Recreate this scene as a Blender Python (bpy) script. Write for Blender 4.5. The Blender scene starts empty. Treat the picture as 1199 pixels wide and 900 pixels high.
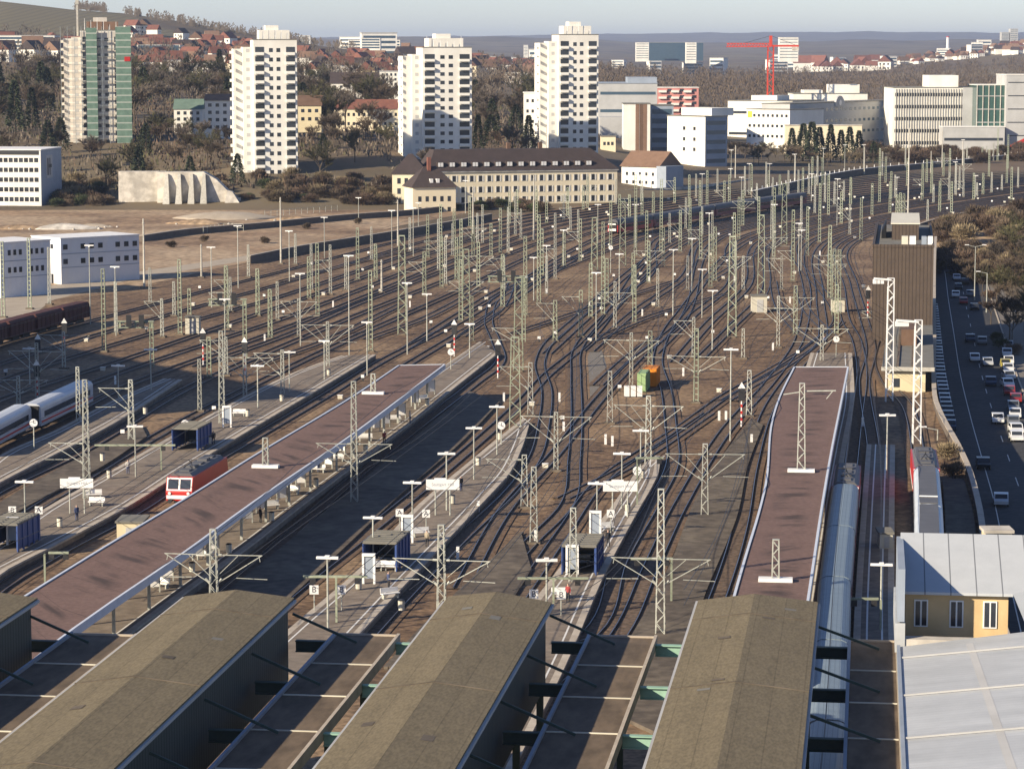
import bpy, math, random
from mathutils import Vector, Matrix
R_ = random.Random(7)
S = bpy.context.scene
COL = S.collection
# ------------------------------------------------------------------ camera geometry (survey helpers)
F=3250.; HC=50.; CX=599.5; CY=450.; PIT=math.atan(390/F); CP,SP=math.cos(PIT),math.sin(PIT)
def ray(px,py):
    a=(px-CX)/F; b=(CY-py)/F
    return (a,CP+b*SP,-SP+b*CP)
def G(px,py,z=0.):                       # photo point -> the ground point at height z
    d=ray(px,py); t=(z-HC)/d[2]
    return Vector((d[0]*t,d[1]*t,z))
def A(px,py,Y):                          # photo point -> point at distance Y
    d=ray(px,py); t=Y/d[1]
    return Vector((d[0]*t,Y,HC+d[2]*t))
def P(v):                                # world -> photo point
    z=v[2]-HC; zc=v[1]*CP-z*SP; yc=v[1]*SP+z*CP
    return (CX+F*v[0]/zc, CY-F*yc/zc)
def XatPx(px,Y): return (px-CX)/F*Y*1.004
# ------------------------------------------------------------------ terrain
TC=[-300,0,150,300,450,600,800,1000,1200,1500]
TD=[(880,[0]*10),(940,[2,3,4,6,4,0,0,0,0,0]),(1000,[8,10,11,12,12,6,0,0,0,0]),(1100,[16,18,18,16,17,14,2,0,0,0]),
(1400,[26,28,27,24,22,18,5,1,1,1]),(1800,[40,42,38,34,28,20,8,3,3,3]),(2300,[60,60,50,44,36,22,10,5,5,5]),
(2700,[84,86,72,55,42,24,12,6,8,8]),(3000,[103,103,90,66,46,26,12,7,10,10]),(3500,[95,95,85,60,44,26,12,10,20,20]),
(5000,[60,60,60,50,40,30,14,18,58,62]),(6500,[50,50,50,50,40,30,20,25,40,40]),(9000,[50,50,50,55,55,50,40,50,60,60]),(12000,[85,85,90,98,108,112,84,96,100,95]),
(14000,[70]*10),(17000,[90]*10),(21000,[150,150,150,152,158,166,186,196,188,180]),(24000,[120]*10)]
def interp(xs,ys,x):
    if x<=xs[0]: return ys[0]
    for i in range(len(xs)-1):
        if x<=xs[i+1]:
            t=(x-xs[i])/(xs[i+1]-xs[i]); return ys[i]*(1-t)+ys[i+1]*t
    return ys[-1]
def terr(X,Y):
    if Y<880: return 0.
    px=CX+F*X/Y
    for i in range(len(TD)-1):
        if Y<=TD[i+1][0]:
            t=(Y-TD[i][0])/(TD[i+1][0]-TD[i][0]); t=t*t*(3-2*t)*.5+t*.5
            return interp(TC,TD[i][1],px)*(1-t)+interp(TC,TD[i+1][1],px)*t
    return interp(TC,TD[-1][1],px)
# ------------------------------------------------------------------ materials
def mat(name,c,rough=.8,c2=None,scale=1.,amt=.5,metal=0.,bump=0.,detail=6.,spec=.3,obrand=0.,stretch=None):
    m=bpy.data.materials.new(name); m.use_nodes=True; nt=m.node_tree; N=nt.nodes; L=nt.links
    b=N['Principled BSDF']; b.inputs['Roughness'].default_value=rough; b.inputs['Metallic'].default_value=metal
    b.inputs['Specular IOR Level'].default_value=spec
    tc=N.new('ShaderNodeTexCoord'); nz=N.new('ShaderNodeTexNoise'); nz.inputs['Scale'].default_value=scale; nz.inputs['Detail'].default_value=detail
    nz.inputs['Roughness'].default_value=.65
    if stretch:
        mp=N.new('ShaderNodeMapping'); mp.inputs['Scale'].default_value=stretch
        L.new(tc.outputs['Object'],mp.inputs['Vector']); L.new(mp.outputs[0],nz.inputs['Vector'])
    else: L.new(tc.outputs['Object'],nz.inputs['Vector'])
    if c2 is None: c2=tuple(x*.7 for x in c)
    rp=N.new('ShaderNodeValToRGB'); e=rp.color_ramp.elements
    e[0].position=.5-amt*.4; e[1].position=.5+amt*.4
    if amt<.29: e[0].position=.3; e[1].position=.7
    e[0].color=(*c2,1); e[1].color=(*c,1)
    L.new(nz.outputs['Fac'],rp.inputs['Fac']); out=rp.outputs['Color']
    if obrand:
        oi=N.new('ShaderNodeObjectInfo'); hs=N.new('ShaderNodeHueSaturation'); mr=N.new('ShaderNodeMapRange')
        mr.inputs['To Min'].default_value=1-obrand; mr.inputs['To Max'].default_value=1+obrand
        L.new(oi.outputs['Random'],mr.inputs['Value']); L.new(mr.outputs[0],hs.inputs['Value']); L.new(out,hs.inputs['Color']); out=hs.outputs['Color']
    L.new(out,b.inputs['Base Color'])
    if bump:
        bp=N.new('ShaderNodeBump'); bp.inputs['Strength'].default_value=bump; bp.inputs['Distance'].default_value=.1
        L.new(nz.outputs['Fac'],bp.inputs['Height']); L.new(bp.outputs[0],b.inputs['Normal'])
    return m
def plain(name,c,rough=.6,metal=0.,spec=.4):
    return mat(name,c,rough,tuple(x*.86 for x in c),.8,.2,metal,spec=spec)
def multi(name,cols,scales,rough=.9,bump=0.):   # three colours, two noise sizes
    m=mat(name,cols[0],rough,cols[1],scales[0],.3,bump=bump); nt=m.node_tree; N=nt.nodes; L=nt.links
    b=N['Principled BSDF']; src=b.inputs['Base Color'].links[0].from_socket
    tc=N.new('ShaderNodeTexCoord'); nz=N.new('ShaderNodeTexNoise'); nz.inputs['Scale'].default_value=scales[1]; nz.inputs['Detail'].default_value=8
    L.new(tc.outputs['Object'],nz.inputs['Vector'])
    rp=N.new('ShaderNodeValToRGB'); rp.color_ramp.elements[0].position=.45; rp.color_ramp.elements[1].position=.62
    L.new(nz.outputs['Fac'],rp.inputs['Fac']); mx=N.new('ShaderNodeMixRGB'); mx.inputs[2].default_value=(*cols[2],1)
    L.new(rp.outputs[0],mx.inputs[0]); L.new(src,mx.inputs[1]); L.new(mx.outputs[0],b.inputs['Base Color'])
    return m
def grain(m,scale,lo,hi,stretch=None,bump=0.):     # multiply fine grain into a material's colour
    nt=m.node_tree; N=nt.nodes; L=nt.links; b=N['Principled BSDF']; src=b.inputs['Base Color'].links[0].from_socket
    tc=N.new('ShaderNodeTexCoord'); mp=N.new('ShaderNodeMapping'); mp.inputs['Scale'].default_value=stretch or (1,1,1); nz=N.new('ShaderNodeTexNoise'); nz.inputs['Scale'].default_value=scale; nz.inputs['Detail'].default_value=4
    L.new(tc.outputs['Object'],mp.inputs[0]); L.new(mp.outputs[0],nz.inputs['Vector'])
    r=N.new('ShaderNodeMapRange'); r.inputs['From Min'].default_value=.36; r.inputs['From Max'].default_value=.64; r.inputs['To Min'].default_value=lo; r.inputs['To Max'].default_value=hi; L.new(nz.outputs['Fac'],r.inputs['Value'])
    mx=N.new('ShaderNodeMixRGB'); mx.blend_type='MULTIPLY'; mx.inputs[0].default_value=1; L.new(src,mx.inputs[1]); L.new(r.outputs[0],mx.inputs[2]); L.new(mx.outputs[0],b.inputs['Base Color'])
    return m
def striped(name,c,c2,period,width,axis=0,rough=.6,base=None,bump=.4,metal=0.):  # seams / slats every period metres along a local axis
    m=mat(name,c,rough,base or tuple(x*.8 for x in c),.5,.5,metal); nt=m.node_tree; N=nt.nodes; L=nt.links
    b=N['Principled BSDF']; src=b.inputs['Base Color'].links[0].from_socket
    tc=N.new('ShaderNodeTexCoord'); sx=N.new('ShaderNodeSeparateXYZ'); L.new(tc.outputs['Object'],sx.inputs[0])
    d=N.new('ShaderNodeMath'); d.operation='DIVIDE'; d.inputs[1].default_value=period; L.new(sx.outputs[axis],d.inputs[0])
    fr=N.new('ShaderNodeMath'); fr.operation='FRACT'; L.new(d.outputs[0],fr.inputs[0])
    lt=N.new('ShaderNodeMath'); lt.operation='LESS_THAN'; lt.inputs[1].default_value=width/period; L.new(fr.outputs[0],lt.inputs[0])
    mx=N.new('ShaderNodeMixRGB'); mx.inputs[2].default_value=(*c2,1); L.new(lt.outputs[0],mx.inputs[0]); L.new(src,mx.inputs[1]); L.new(mx.outputs[0],b.inputs['Base Color'])
    if bump:
        bp=N.new('ShaderNodeBump'); bp.inputs['Strength'].default_value=bump; bp.inputs['Distance'].default_value=.08
        L.new(lt.outputs[0],bp.inputs['Height']); L.new(bp.outputs[0],b.inputs['Normal'])
    return m
M={}
M['yard']=multi('yard_gravel',[(.20,.127,.071),(.09,.056,.034),(.245,.165,.095)],[.4,.035],bump=.5)
M['bed']=None
M['field']=multi('dry_field',[(.33,.225,.135),(.17,.11,.065),(.38,.28,.18)],[.06,.02],bump=.4)
M['terrain']=multi('far_land',[(.15,.105,.065),(.08,.062,.038),(.17,.135,.08)],[.012,.004])
M['vineyard']=striped('vineyard_rows',(.19,.16,.085),(.14,.115,.065),9.,3.5,0,.95,bump=0)
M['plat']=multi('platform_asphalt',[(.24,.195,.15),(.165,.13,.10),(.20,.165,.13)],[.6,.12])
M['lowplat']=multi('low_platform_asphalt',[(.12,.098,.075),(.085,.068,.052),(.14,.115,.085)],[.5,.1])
M['coping']=mat('platform_coping',(.50,.44,.36),.85,(.34,.29,.23),.8,.5)
M['white']=plain('white_paint',(.8,.79,.76))
M['line']=plain('white_line',(.72,.70,.65))
M['rail']=plain('rail_side',(.05,.042,.04),.6)
M['railtop']=plain('rail_top',(.30,.31,.34),.35,.9)
M['steel']=mat('galvanised_steel',(.45,.455,.405),.55,(.30,.31,.27),2.,.4,obrand=.18)
M['green_steel']=mat('green_painted_steel',(.33,.36,.27),.55,(.22,.245,.175),2.,.4,obrand=.2)
M['concrete_post']=mat('concrete_post',(.52,.50,.44),.85,(.38,.36,.31),1.5,.4,obrand=.12)
M['concrete']=mat('concrete',(.60,.56,.49),.9,(.46,.42,.36),.5,.6)
M['dark']=plain('dark_metal',(.03,.03,.032),.5)
M['canroof']=mat('canopy_roof_felt',(.182,.115,.093),.9,(.145,.09,.073),.35,.6,bump=.1)
M['fascia']=plain('canopy_fascia',(.62,.66,.72),.5)
M['stain']=mat('soot_stain',(.035,.024,.02),.95,(.02,.015,.013),1.,.5)
M['shedroof']=striped('shed_roof_felt',(.175,.142,.086),(.125,.10,.06),1.7,.07,0,.9,(.148,.12,.073),bump=.15)
M['shedwall']=striped('shed_wall_cladding',(.07,.085,.075),(.03,.038,.034),.55,.12,1,.7,bump=.6)
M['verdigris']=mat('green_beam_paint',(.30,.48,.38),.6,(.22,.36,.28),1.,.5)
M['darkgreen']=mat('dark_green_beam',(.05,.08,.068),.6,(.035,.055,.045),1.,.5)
M['lowroof']=mat('low_roof_felt',(.155,.115,.078),.9,(.11,.082,.056),.5,.6)
M['zinc']=striped('zinc_roof',(.46,.475,.48),(.37,.385,.39),.62,.05,1,.5,(.40,.415,.42),bump=.5)
M['zincx']=striped('zinc_roof_seamed',(.47,.49,.50),(.18,.19,.20),.62*3,.09,0,.5,(.42,.44,.45),bump=.7)
M['stucco']=mat('ochre_stucco',(.62,.45,.24),.9,(.52,.37,.19),.6,.4)
M['cream']=mat('cream_stucco',(.78,.69,.50),.9,(.7,.61,.43),.25,.5)
M['beige']=mat('beige_wall',(.62,.54,.36),.9,(.56,.48,.31),.4,.4)
M['wallw']=mat('white_render',(.80,.78,.71),.9,(.72,.69,.62),.15,.4)
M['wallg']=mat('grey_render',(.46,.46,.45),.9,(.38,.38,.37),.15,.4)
M['wallbg']=mat('blue_grey_panel',(.30,.34,.40),.7,(.24,.28,.33),.2,.4)
M['pink']=mat('pink_render',(.55,.25,.22),.9,(.46,.2,.18),.2,.4)
M['brick']=striped('brick_wall',(.60,.57,.51),(.66,.64,.58),3.,.5,2,.9,(.48,.43,.37),bump=0)
M['net']=striped('scaffold_netting',(.17,.26,.205),(.36,.40,.35),2.6,.5,2,.9,(.10,.165,.13),bump=0)
M['scaf']=plain('scaffold_tube',(.42,.45,.42),.5,.5)
M['glass']=mat('window_glass',(.035,.04,.05),.15,(.02,.024,.03),.3,.5,spec=.5,obrand=.4)
M['glassb']=mat('blue_glass',(.06,.10,.14),.15,(.04,.07,.1),.2,.5,spec=.6)
M['glassg']=mat('green_glass',(.05,.11,.09),.15,(.03,.07,.06),.2,.5,spec=.6)
M['slate']=mat('dark_roof_tile',(.065,.048,.045),.85,(.045,.034,.032),.4,.5)
M['redroof']=mat('red_roof_tile',(.20,.085,.058),.85,(.14,.058,.043),.5,.5,obrand=.3)
M['brownroof']=mat('brown_roof_tile',(.20,.125,.085),.85,(.15,.09,.06),.5,.5,obrand=.3)
M['greyroof']=mat('grey_flat_roof',(.20,.19,.165),.9,(.14,.135,.115),.4,.5)
M['greenroof']=mat('green_copper_roof',(.14,.20,.16),.8,(.1,.15,.12),.4,.5)
M['asphalt']=multi('street_asphalt',[(.052,.052,.055),(.04,.04,.043),(.06,.058,.058)],[.4,.05])
M['pavement']=mat('pavement_slabs',(.20,.18,.155),.9,(.15,.135,.115),.5,.5)
M['stone']=mat('retaining_stone',(.17,.14,.115),.95,(.11,.09,.072),.6,.6,bump=.5)
M['browncl']=striped('brown_cladding',(.095,.07,.052),(.045,.033,.026),.62,.14,0,.65,(.07,.052,.04),bump=.6)
M['bark']=mat('bark',(.13,.10,.075),.95,(.07,.055,.04),2.,.6)
M['twig']=mat('bare_twigs',(.15,.112,.076),.95,(.08,.06,.043),.25,.7,obrand=.45)
M['twigr']=mat('reddish_twigs',(.125,.085,.058),.95,(.072,.05,.036),.25,.7,obrand=.4)
M['twigl']=mat('pale_budding_twigs',(.25,.20,.12),.95,(.15,.115,.07),.25,.7,obrand=.3)
M['ever']=mat('evergreen_needles',(.05,.062,.032),.9,(.028,.036,.02),.5,.7,obrand=.35)
M['olive']=mat('olive_twigs',(.105,.098,.045),.95,(.06,.056,.028),.25,.7,obrand=.4)
M['greyt']=mat('grey_twigs',(.16,.13,.10),.95,(.10,.082,.064),.25,.7,obrand=.4)
M['ivy']=mat('green_bush_leaves',(.08,.095,.04),.9,(.045,.06,.025),.5,.7,obrand=.35)
M['red']=plain('traffic_red_paint',(.50,.03,.025),.4)
M['darkred']=mat('dark_red_paint',(.24,.035,.04),.45,(.18,.027,.032),.4,.5)
M['wine']=mat('dirty_red_wagon',(.10,.035,.03),.8,(.05,.022,.02),.4,.6)
M['trainroof']=striped('coach_roof',(.20,.25,.29),(.13,.165,.195),.34,.06,0,.45,(.155,.2,.235),bump=.3)
M['trainroof2']=mat('grey_train_roof',(.12,.12,.125),.6,(.09,.09,.095),.5,.5)
M['silver']=mat('light_silver_roof',(.52,.56,.60),.4,(.44,.48,.52),.3,.4)
M['trainwhite']=mat('train_white',(.50,.52,.55),.35,(.43,.45,.48),.3,.4)
M['under']=mat('underframe',(.03,.027,.025),.8,(.02,.018,.017),1.,.5)
M['blue']=plain('shelter_blue',(.04,.08,.24),.5)
M['orange']=mat('orange_container_paint',(.75,.26,.02),.6,(.62,.2,.015),.5,.4)
M['lgreen']=mat('pale_green_container_paint',(.30,.42,.20),.6,(.24,.34,.16),.5,.4)
M['cabinet']=mat('cabinet_paint',(.60,.57,.47),.7,(.52,.49,.4),.5,.4,obrand=.12)
M['yellow']=plain('yellow_paint',(.75,.5,.06),.6)
M['crane']=plain('crane_red',(.55,.06,.035),.5)
M['skin']=plain('skin',(.50,.33,.25),.6)
M['ink']=plain('sign_ink',(.02,.025,.05),.6)
M['contwhite']=striped('office_container_panels',(.84,.84,.83),(.6,.61,.62),2.45,.12,0,.6,(.66,.67,.69),bump=.2)
# track bed: sleepers along u, rail rust and rail shadow painted dark along v
def bedmat():
    m=mat('ballast_and_sleepers',(.18,.112,.064),.95,(.095,.06,.037),1.6,.6); nt=m.node_tree; N=nt.nodes; L=nt.links
    b=N['Principled BSDF']; src=b.inputs['Base Color'].links[0].from_socket
    uv=N.new('ShaderNodeUVMap'); sx=N.new('ShaderNodeSeparateXYZ'); L.new(uv.outputs[0],sx.inputs[0])
    d=N.new('ShaderNodeMath'); d.operation='DIVIDE'; d.inputs[1].default_value=.63; L.new(sx.outputs[0],d.inputs[0])
    fr=N.new('ShaderNodeMath'); fr.operation='FRACT'; L.new(d.outputs[0],fr.inputs[0])
    lt=N.new('ShaderNodeMath'); lt.operation='LESS_THAN'; lt.inputs[1].default_value=.42; L.new(fr.outputs[0],lt.inputs[0])
    ab=N.new('ShaderNodeMath'); ab.operation='ABSOLUTE'; L.new(sx.outputs[1],ab.inputs[0])
    l2=N.new('ShaderNodeMath'); l2.operation='LESS_THAN'; l2.inputs[1].default_value=1.25; L.new(ab.outputs[0],l2.inputs[0])
    mu=N.new('ShaderNodeMath'); mu.operation='MULTIPLY'; L.new(lt.outputs[0],mu.inputs[0]); L.new(l2.outputs[0],mu.inputs[1])
    m1=N.new('ShaderNodeMixRGB'); m1.inputs[2].default_value=(.10,.082,.068,1); L.new(mu.outputs[0],m1.inputs[0]); L.new(src,m1.inputs[1])
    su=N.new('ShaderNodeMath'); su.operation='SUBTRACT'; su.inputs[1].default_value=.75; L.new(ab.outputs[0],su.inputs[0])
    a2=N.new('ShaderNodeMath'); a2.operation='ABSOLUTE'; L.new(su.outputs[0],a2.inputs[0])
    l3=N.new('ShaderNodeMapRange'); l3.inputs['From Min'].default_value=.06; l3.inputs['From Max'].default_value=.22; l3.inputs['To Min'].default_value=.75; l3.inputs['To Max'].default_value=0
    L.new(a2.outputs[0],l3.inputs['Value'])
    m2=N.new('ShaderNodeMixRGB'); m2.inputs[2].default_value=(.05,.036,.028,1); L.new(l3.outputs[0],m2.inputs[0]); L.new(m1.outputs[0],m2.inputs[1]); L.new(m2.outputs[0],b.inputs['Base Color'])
    return m
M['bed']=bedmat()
grain(M['yard'],1.3,.6,1.35); grain(M['bed'],2.2,.6,1.4); grain(M['field'],.5,.65,1.3); grain(M['plat'],.9,.82,1.12); grain(M['lowplat'],.9,.75,1.2)
grain(M['shedroof'],.8,.93,1.05,(1.,.12,1)); grain(M['shedroof'],7.,.82,1.16,(1,.3,1)); grain(M['lowroof'],1.2,.75,1.2,(1,.3,1)); grain(M['canroof'],2.5,.86,1.12); grain(M['zinc'],.5,.93,1.05,(.2,1,1)); grain(M['concrete'],.25,.7,1.15); grain(M['wallw'],.12,.9,1.04,(1,1,.25)); grain(M['asphalt'],1.5,.8,1.2)
# ------------------------------------------------------------------ mesh builder
class MB:
    def __init__(s): s.v=[]; s.f=[]; s.m=[]
    def add(s,vs,fs,mi=0):
        o=len(s.v); s.v+= [tuple(v) for v in vs]; s.f+=[tuple(i+o for i in f) for f in fs]; s.m+=[mi]*len(fs)
    def box(s,x0,x1,y0,y1,z0,z1,mi=0):
        s.add([(x0,y0,z0),(x1,y0,z0),(x1,y1,z0),(x0,y1,z0),(x0,y0,z1),(x1,y0,z1),(x1,y1,z1),(x0,y1,z1)],
              [(0,3,2,1),(4,5,6,7),(0,1,5,4),(1,2,6,5),(2,3,7,6),(3,0,4,7)],mi)
    def beam(s,a,b,w,h=None,mi=0):
        a=Vector(a); b=Vector(b); h=h or w; d=(b-a)
        if d.length<1e-6: return
        d.normalize(); u=Vector((0,0,1)) if abs(d.z)<.9 else Vector((0,1,0))
        x=d.cross(u).normalized()*w/2; y=x.cross(d).normalized()*h/2
        vs=[a-x-y,a+x-y,a+x+y,a-x+y,b-x-y,b+x-y,b+x+y,b-x+y]
        s.add(vs,[(0,3,2,1),(4,5,6,7),(0,1,5,4),(1,2,6,5),(2,3,7,6),(3,0,4,7)],mi)
    def tube(s,a,b,r0,r1=None,n=8,mi=0,caps=True):
        a=Vector(a); b=Vector(b); r1=r0 if r1 is None else r1; d=(b-a).normalized()
        u=Vector((0,0,1)) if abs(d.z)<.9 else Vector((0,1,0)); x=d.cross(u).normalized(); y=x.cross(d)
        vs=[a+(x*math.cos(t)+y*math.sin(t))*r0 for t in [2*math.pi*i/n for i in range(n)]]+[b+(x*math.cos(t)+y*math.sin(t))*r1 for t in [2*math.pi*i/n for i in range(n)]]
        fs=[(i,(i+1)%n,n+(i+1)%n,n+i) for i in range(n)]
        if caps: fs+=[tuple(range(n-1,-1,-1)),tuple(range(n,2*n))]
        s.add(vs,fs,mi)
    def prism(s,pts,z0,z1,mi=0,mtop=None):          # pts: xy outline (ccw)
        n=len(pts); vs=[(p[0],p[1],z0) for p in pts]+[(p[0],p[1],z1) for p in pts]
        s.add(vs,[(i,(i+1)%n,n+(i+1)%n,n+i) for i in range(n)]+[tuple(range(n-1,-1,-1))],mi); o=len(s.v)-2*n
        s.f.append(tuple(range(o+n,o+2*n))); s.m.append(mi if mtop is None else mtop)
    def loft(s,secs,mi=0,caps=True):               # list of equal rings
        n=len(secs[0]); vs=[p for r in secs for p in r]; fs=[]
        for k in range(len(secs)-1):
            for i in range(n): fs.append((k*n+i,k*n+(i+1)%n,(k+1)*n+(i+1)%n,(k+1)*n+i))
        if caps: fs+=[tuple(range(n-1,-1,-1)),tuple(range((len(secs)-1)*n,len(secs)*n))]
        s.add(vs,fs,mi)
    def mesh(s,name,mats,smooth=False):
        me=bpy.data.meshes.new(name); me.from_pydata(s.v,[],s.f)
        for m in (mats if isinstance(mats,(list,tuple)) else [mats]): me.materials.append(m)
        me.polygons.foreach_set('material_index',s.m)
        if smooth: me.polygons.foreach_set('use_smooth',[True]*len(s.f))
        me.update(); return me
    def build(s,name,mats,parent=None,loc=None,smooth=False,fix=True):
        me=s.mesh(name,mats,smooth)
        if fix:
            import bmesh
            bm=bmesh.new(); bm.from_mesh(me); bmesh.ops.recalc_face_normals(bm,faces=bm.faces); bm.to_mesh(me); bm.free()
        return ob(name,me,parent,loc)
def ob(name,me,parent=None,loc=None,rz=0.,scale=None):
    o=bpy.data.objects.new(name,me); COL.objects.link(o)
    if parent: o.parent=parent
    if loc is not None: o.location=loc
    if rz: o.rotation_euler=(0,0,rz)
    if scale: o.scale=scale
    return o
def tag(o,label,cat,group=None):
    o['label']=label; o['category']=cat
    if group: o['group']=group
    return o
def thing(name,label,cat,loc=(0,0,0),rz=0.,group=None):
    return tag(ob(name,None,None,loc,rz),label,cat,group)
def struct(o,kind='structure'): o['kind']=kind; return o
def dup(root,loc,rz=0.,scale=None):
    r=root.copy(); COL.objects.link(r); r.location=loc; r.rotation_euler=(0,0,rz)
    if scale is not None: r.scale=scale if isinstance(scale,(tuple,list)) else (scale,)*3
    for ch in root.children:
        c=ch.copy(); COL.objects.link(c); c.parent=r
        for g in ch.children:
            d=g.copy(); COL.objects.link(d); d.parent=c
    return r
# ------------------------------------------------------------------ labels of repeats: by landmark and order
LM=[]; REG=[]
def landmark(text,px,py): LM.append((text,px,py))
def reg(o,phrase,pos,group): REG.append((o,phrase,P(pos),group)); o['group']=group
ORD=['','first','second','third','fourth','fifth','sixth','seventh','eighth','ninth','tenth','eleventh','twelfth','thirteenth','fourteenth','fifteenth','sixteenth','seventeenth','eighteenth','nineteenth','twentieth']
def nth(i): return ORD[i] if i<len(ORD) else '%dth'%i
def label_all():
    cl={}
    for o,ph,(x,y),g in REG:
        best=min(LM,key=lambda l:math.hypot((l[1]-x),(l[2]-y)*1.6)); dx=x-best[1]; dy=y-best[2]
        rel=('left of' if dx<0 else 'right of') if abs(dx)>abs(dy)*1.6 else ('in front of' if dy>0 else 'behind')
        cl.setdefault((ph,rel,best[0]),[]).append((x,o))
    for (ph,rel,l),it in cl.items():
        it.sort(key=lambda t:t[0]); n=len(it)
        for i,(x,o) in enumerate(it):
            s='%s %s the %s'%(ph,rel,l)
            if n>2 and len(s.split())>10: s=s.replace(' under canopy edge','').replace('white ','',1)
            if n==2: s+=', the left one' if i==0 else ', the right one'
            elif n>2: s+=', leftmost of %d'%n if i==0 else (', rightmost of %d'%n if i==n-1 else ', %s from left of %d'%(nth(i+1),n))
            if len(s.split())>16: s=s.replace(' with two arms','').replace(' with one arm','')
            if len(s.split())>16: s=s.replace(' the ',' ',1)
            o['label']=s
# ------------------------------------------------------------------ polyline tools
def spline(pts,step=5.):
    pts=[Vector((p[0],p[1])) for p in pts]; out=[]
    q=[pts[0]*2-pts[1]]+pts+[pts[-1]*2-pts[-2]]
    for i in range(1,len(q)-2):
        p0,p1,p2,p3=q[i-1:i+3]; n=max(2,int((p2-p1).length/step))
        # centripetal-ish tangents scaled to segment length
        L=(p2-p1).length; m1=(p2-p0)/max(1e-6,(p1-p0).length+L)*L; m2=(p3-p1)/max(1e-6,L+(p3-p2).length)*L
        for k in range(n):
            t=k/n; a=2*t**3-3*t*t+1; b=t**3-2*t*t+t; c=-2*t**3+3*t*t; d=t**3-t*t
            out.append(p1*a+m1*b+p2*c+m2*d)
    out.append(pts[-1]); return out
def offset(line,d):
    out=[]
    for i,p in enumerate(line):
        t=(line[min(i+1,len(line)-1)]-line[max(i-1,0)]).normalized(); out.append(p+Vector((t.y,-t.x))*d)
    return out
def ribbon(mb,line,w0,w1,z,mi=0,h=0.):
    a=offset(line,w0); b=offset(line,w1)
    if h:
        mb.loft([[(p.x,p.y,z),(q.x,q.y,z),(q.x,q.y,z+h),(p.x,p.y,z+h)] for p,q in zip(a,b)],mi); return
    n=len(line); vs=[(p.x,p.y,z) for p in a]+[(p.x,p.y,z) for p in b]
    mb.add(vs,[(i,n+i,n+i+1,i+1) for i in range(n-1)],mi)
def pxline(pts,z=0.,step=5.): return spline([G(x,y,z) for x,y in pts],step)
HAZE=4.8e-5; SKY=.068; SUN=5.0; EXPO=.8
# ================================================================== GROUND
def sheet(name,pts,m,z=0.):
    mb=MB(); mb.add([(p[0],p[1],z) for p in pts],[tuple(range(len(pts)))]); return struct(mb.build(name,m))
WALL=[(1225,900),(1190,800),(1165,720),(1150,640),(1146,610),(1135,565),(1120,530),(1102,497),(1093,470),(1093,400),(1093,340),(1094,300),(1095,282)]
wall=pxline(WALL,0,8.)
yd=[(-420,110)]+[(30,110)]+[(p.x,p.y) for p in wall]+[(104,790),(-420,790)]
sheet('yard_ground',yd,M['yard'],0)
st=[(wall[0].x,100)]+[(p.x,p.y) for p in wall]+[(wall[-1].x,735),(420,735),(420,100)]
st=[(p[0]-.0,p[1]) for p in st]
sheet('street_ground',st,M['pavement'],-5)
mb=MB(); xs=[wall[-1].x+(420-wall[-1].x)*i/24 for i in range(25)]
ys=[735,750,765,780,792]; zz=[-5,-3.6,-1.6,-.3,0]
mb.add([(x,y,z+(R_.uniform(-.3,.3) if 0<j<4 else 0)) for j,(y,z) in enumerate(zip(ys,zz)) for x in xs],[(j*25+i,j*25+i+1,j*25+26+i,j*25+25+i) for j in range(4) for i in range(24)])
struct(mb.build('bank_terrain',M['field']))
# far land: one polar sheet from the yard's end to the horizon
mb=MB(); pxs=[-520+ (1700+520)*i/110 for i in range(111)]; ds=[790,830,880]; d=880
while d<24000: d*=1.035; ds.append(d)
vs=[]
for d in ds:
    for x in pxs:
        X=(x-CX)/F*d; n=0 if d<1000 else math.sin(X*.013+d*.004)*math.sin(d*.011+X*.003)*min(5,(d-1000)*.0016)
        vs.append((X,d,terr(X,d)+n*(1 if x<640 or d>2300 else .15)))
mb.add(vs,[(j*111+i,j*111+i+1,j*111+112+i,j*111+111+i) for j in range(len(ds)-1) for i in range(110)])
o=struct(mb.build('ground',[M['terrain'],M['vineyard']],fix=False,smooth=True))
for pl in o.data.polygons:
    c=pl.center; px=CX+F*c.x/c.y
    if 2500<c.y<3400 and px<190+40*math.sin(c.y*.01): pl.material_index=1
struct(sheet('field',[G(x,y) for x,y in [(-170,395),(0,360),(150,338),(290,307),(470,264),(560,247),(470,246),(330,243),(90,243),(-170,243)]],M['field'],.02))
M['path']=mat('gravel_path',(.42,.36,.28),.95,(.31,.26,.2),.3,.6)
sheet('gravel_path',[G(x,y) for x,y in [(-30,425),(60,352),(155,327),(290,305),(292,299),(150,320),(40,338),(-30,352)]],M['path'],.03)
# bundle of far tracks lies on its own gravel bed
SEC=[((560,262),(1000,290)),((760,233),(1060,263)),((960,209),(1130,248)),((1199,188),(1240,231)),((1380,178),(1400,216))]
def sec(k,s):
    a=G(*SEC[k][0]); b=G(*SEC[k][1]); return a.lerp(b,s)
Lw=spline([G(0,405),G(150,365),G(300,325)]+[sec(k,0) for k in range(5)],12); Rw=spline([G(1010,420),G(975,340)]+[sec(k,1) for k in range(5)],12)
La=offset(Lw,-5); Ra=offset(Rw,5)
mb=MB(); n=len(La); Ra2=[Ra[min(len(Ra)-1,int(i*len(Ra)/n))] for i in range(n)]
mb.add([(p.x,p.y,.006) for p in La]+[(p.x,p.y,.006) for p in Ra2],[(i,n+i,n+i+1,i+1) for i in range(n-1)])
struct(mb.build('track_ground',M['yard']))
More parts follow.
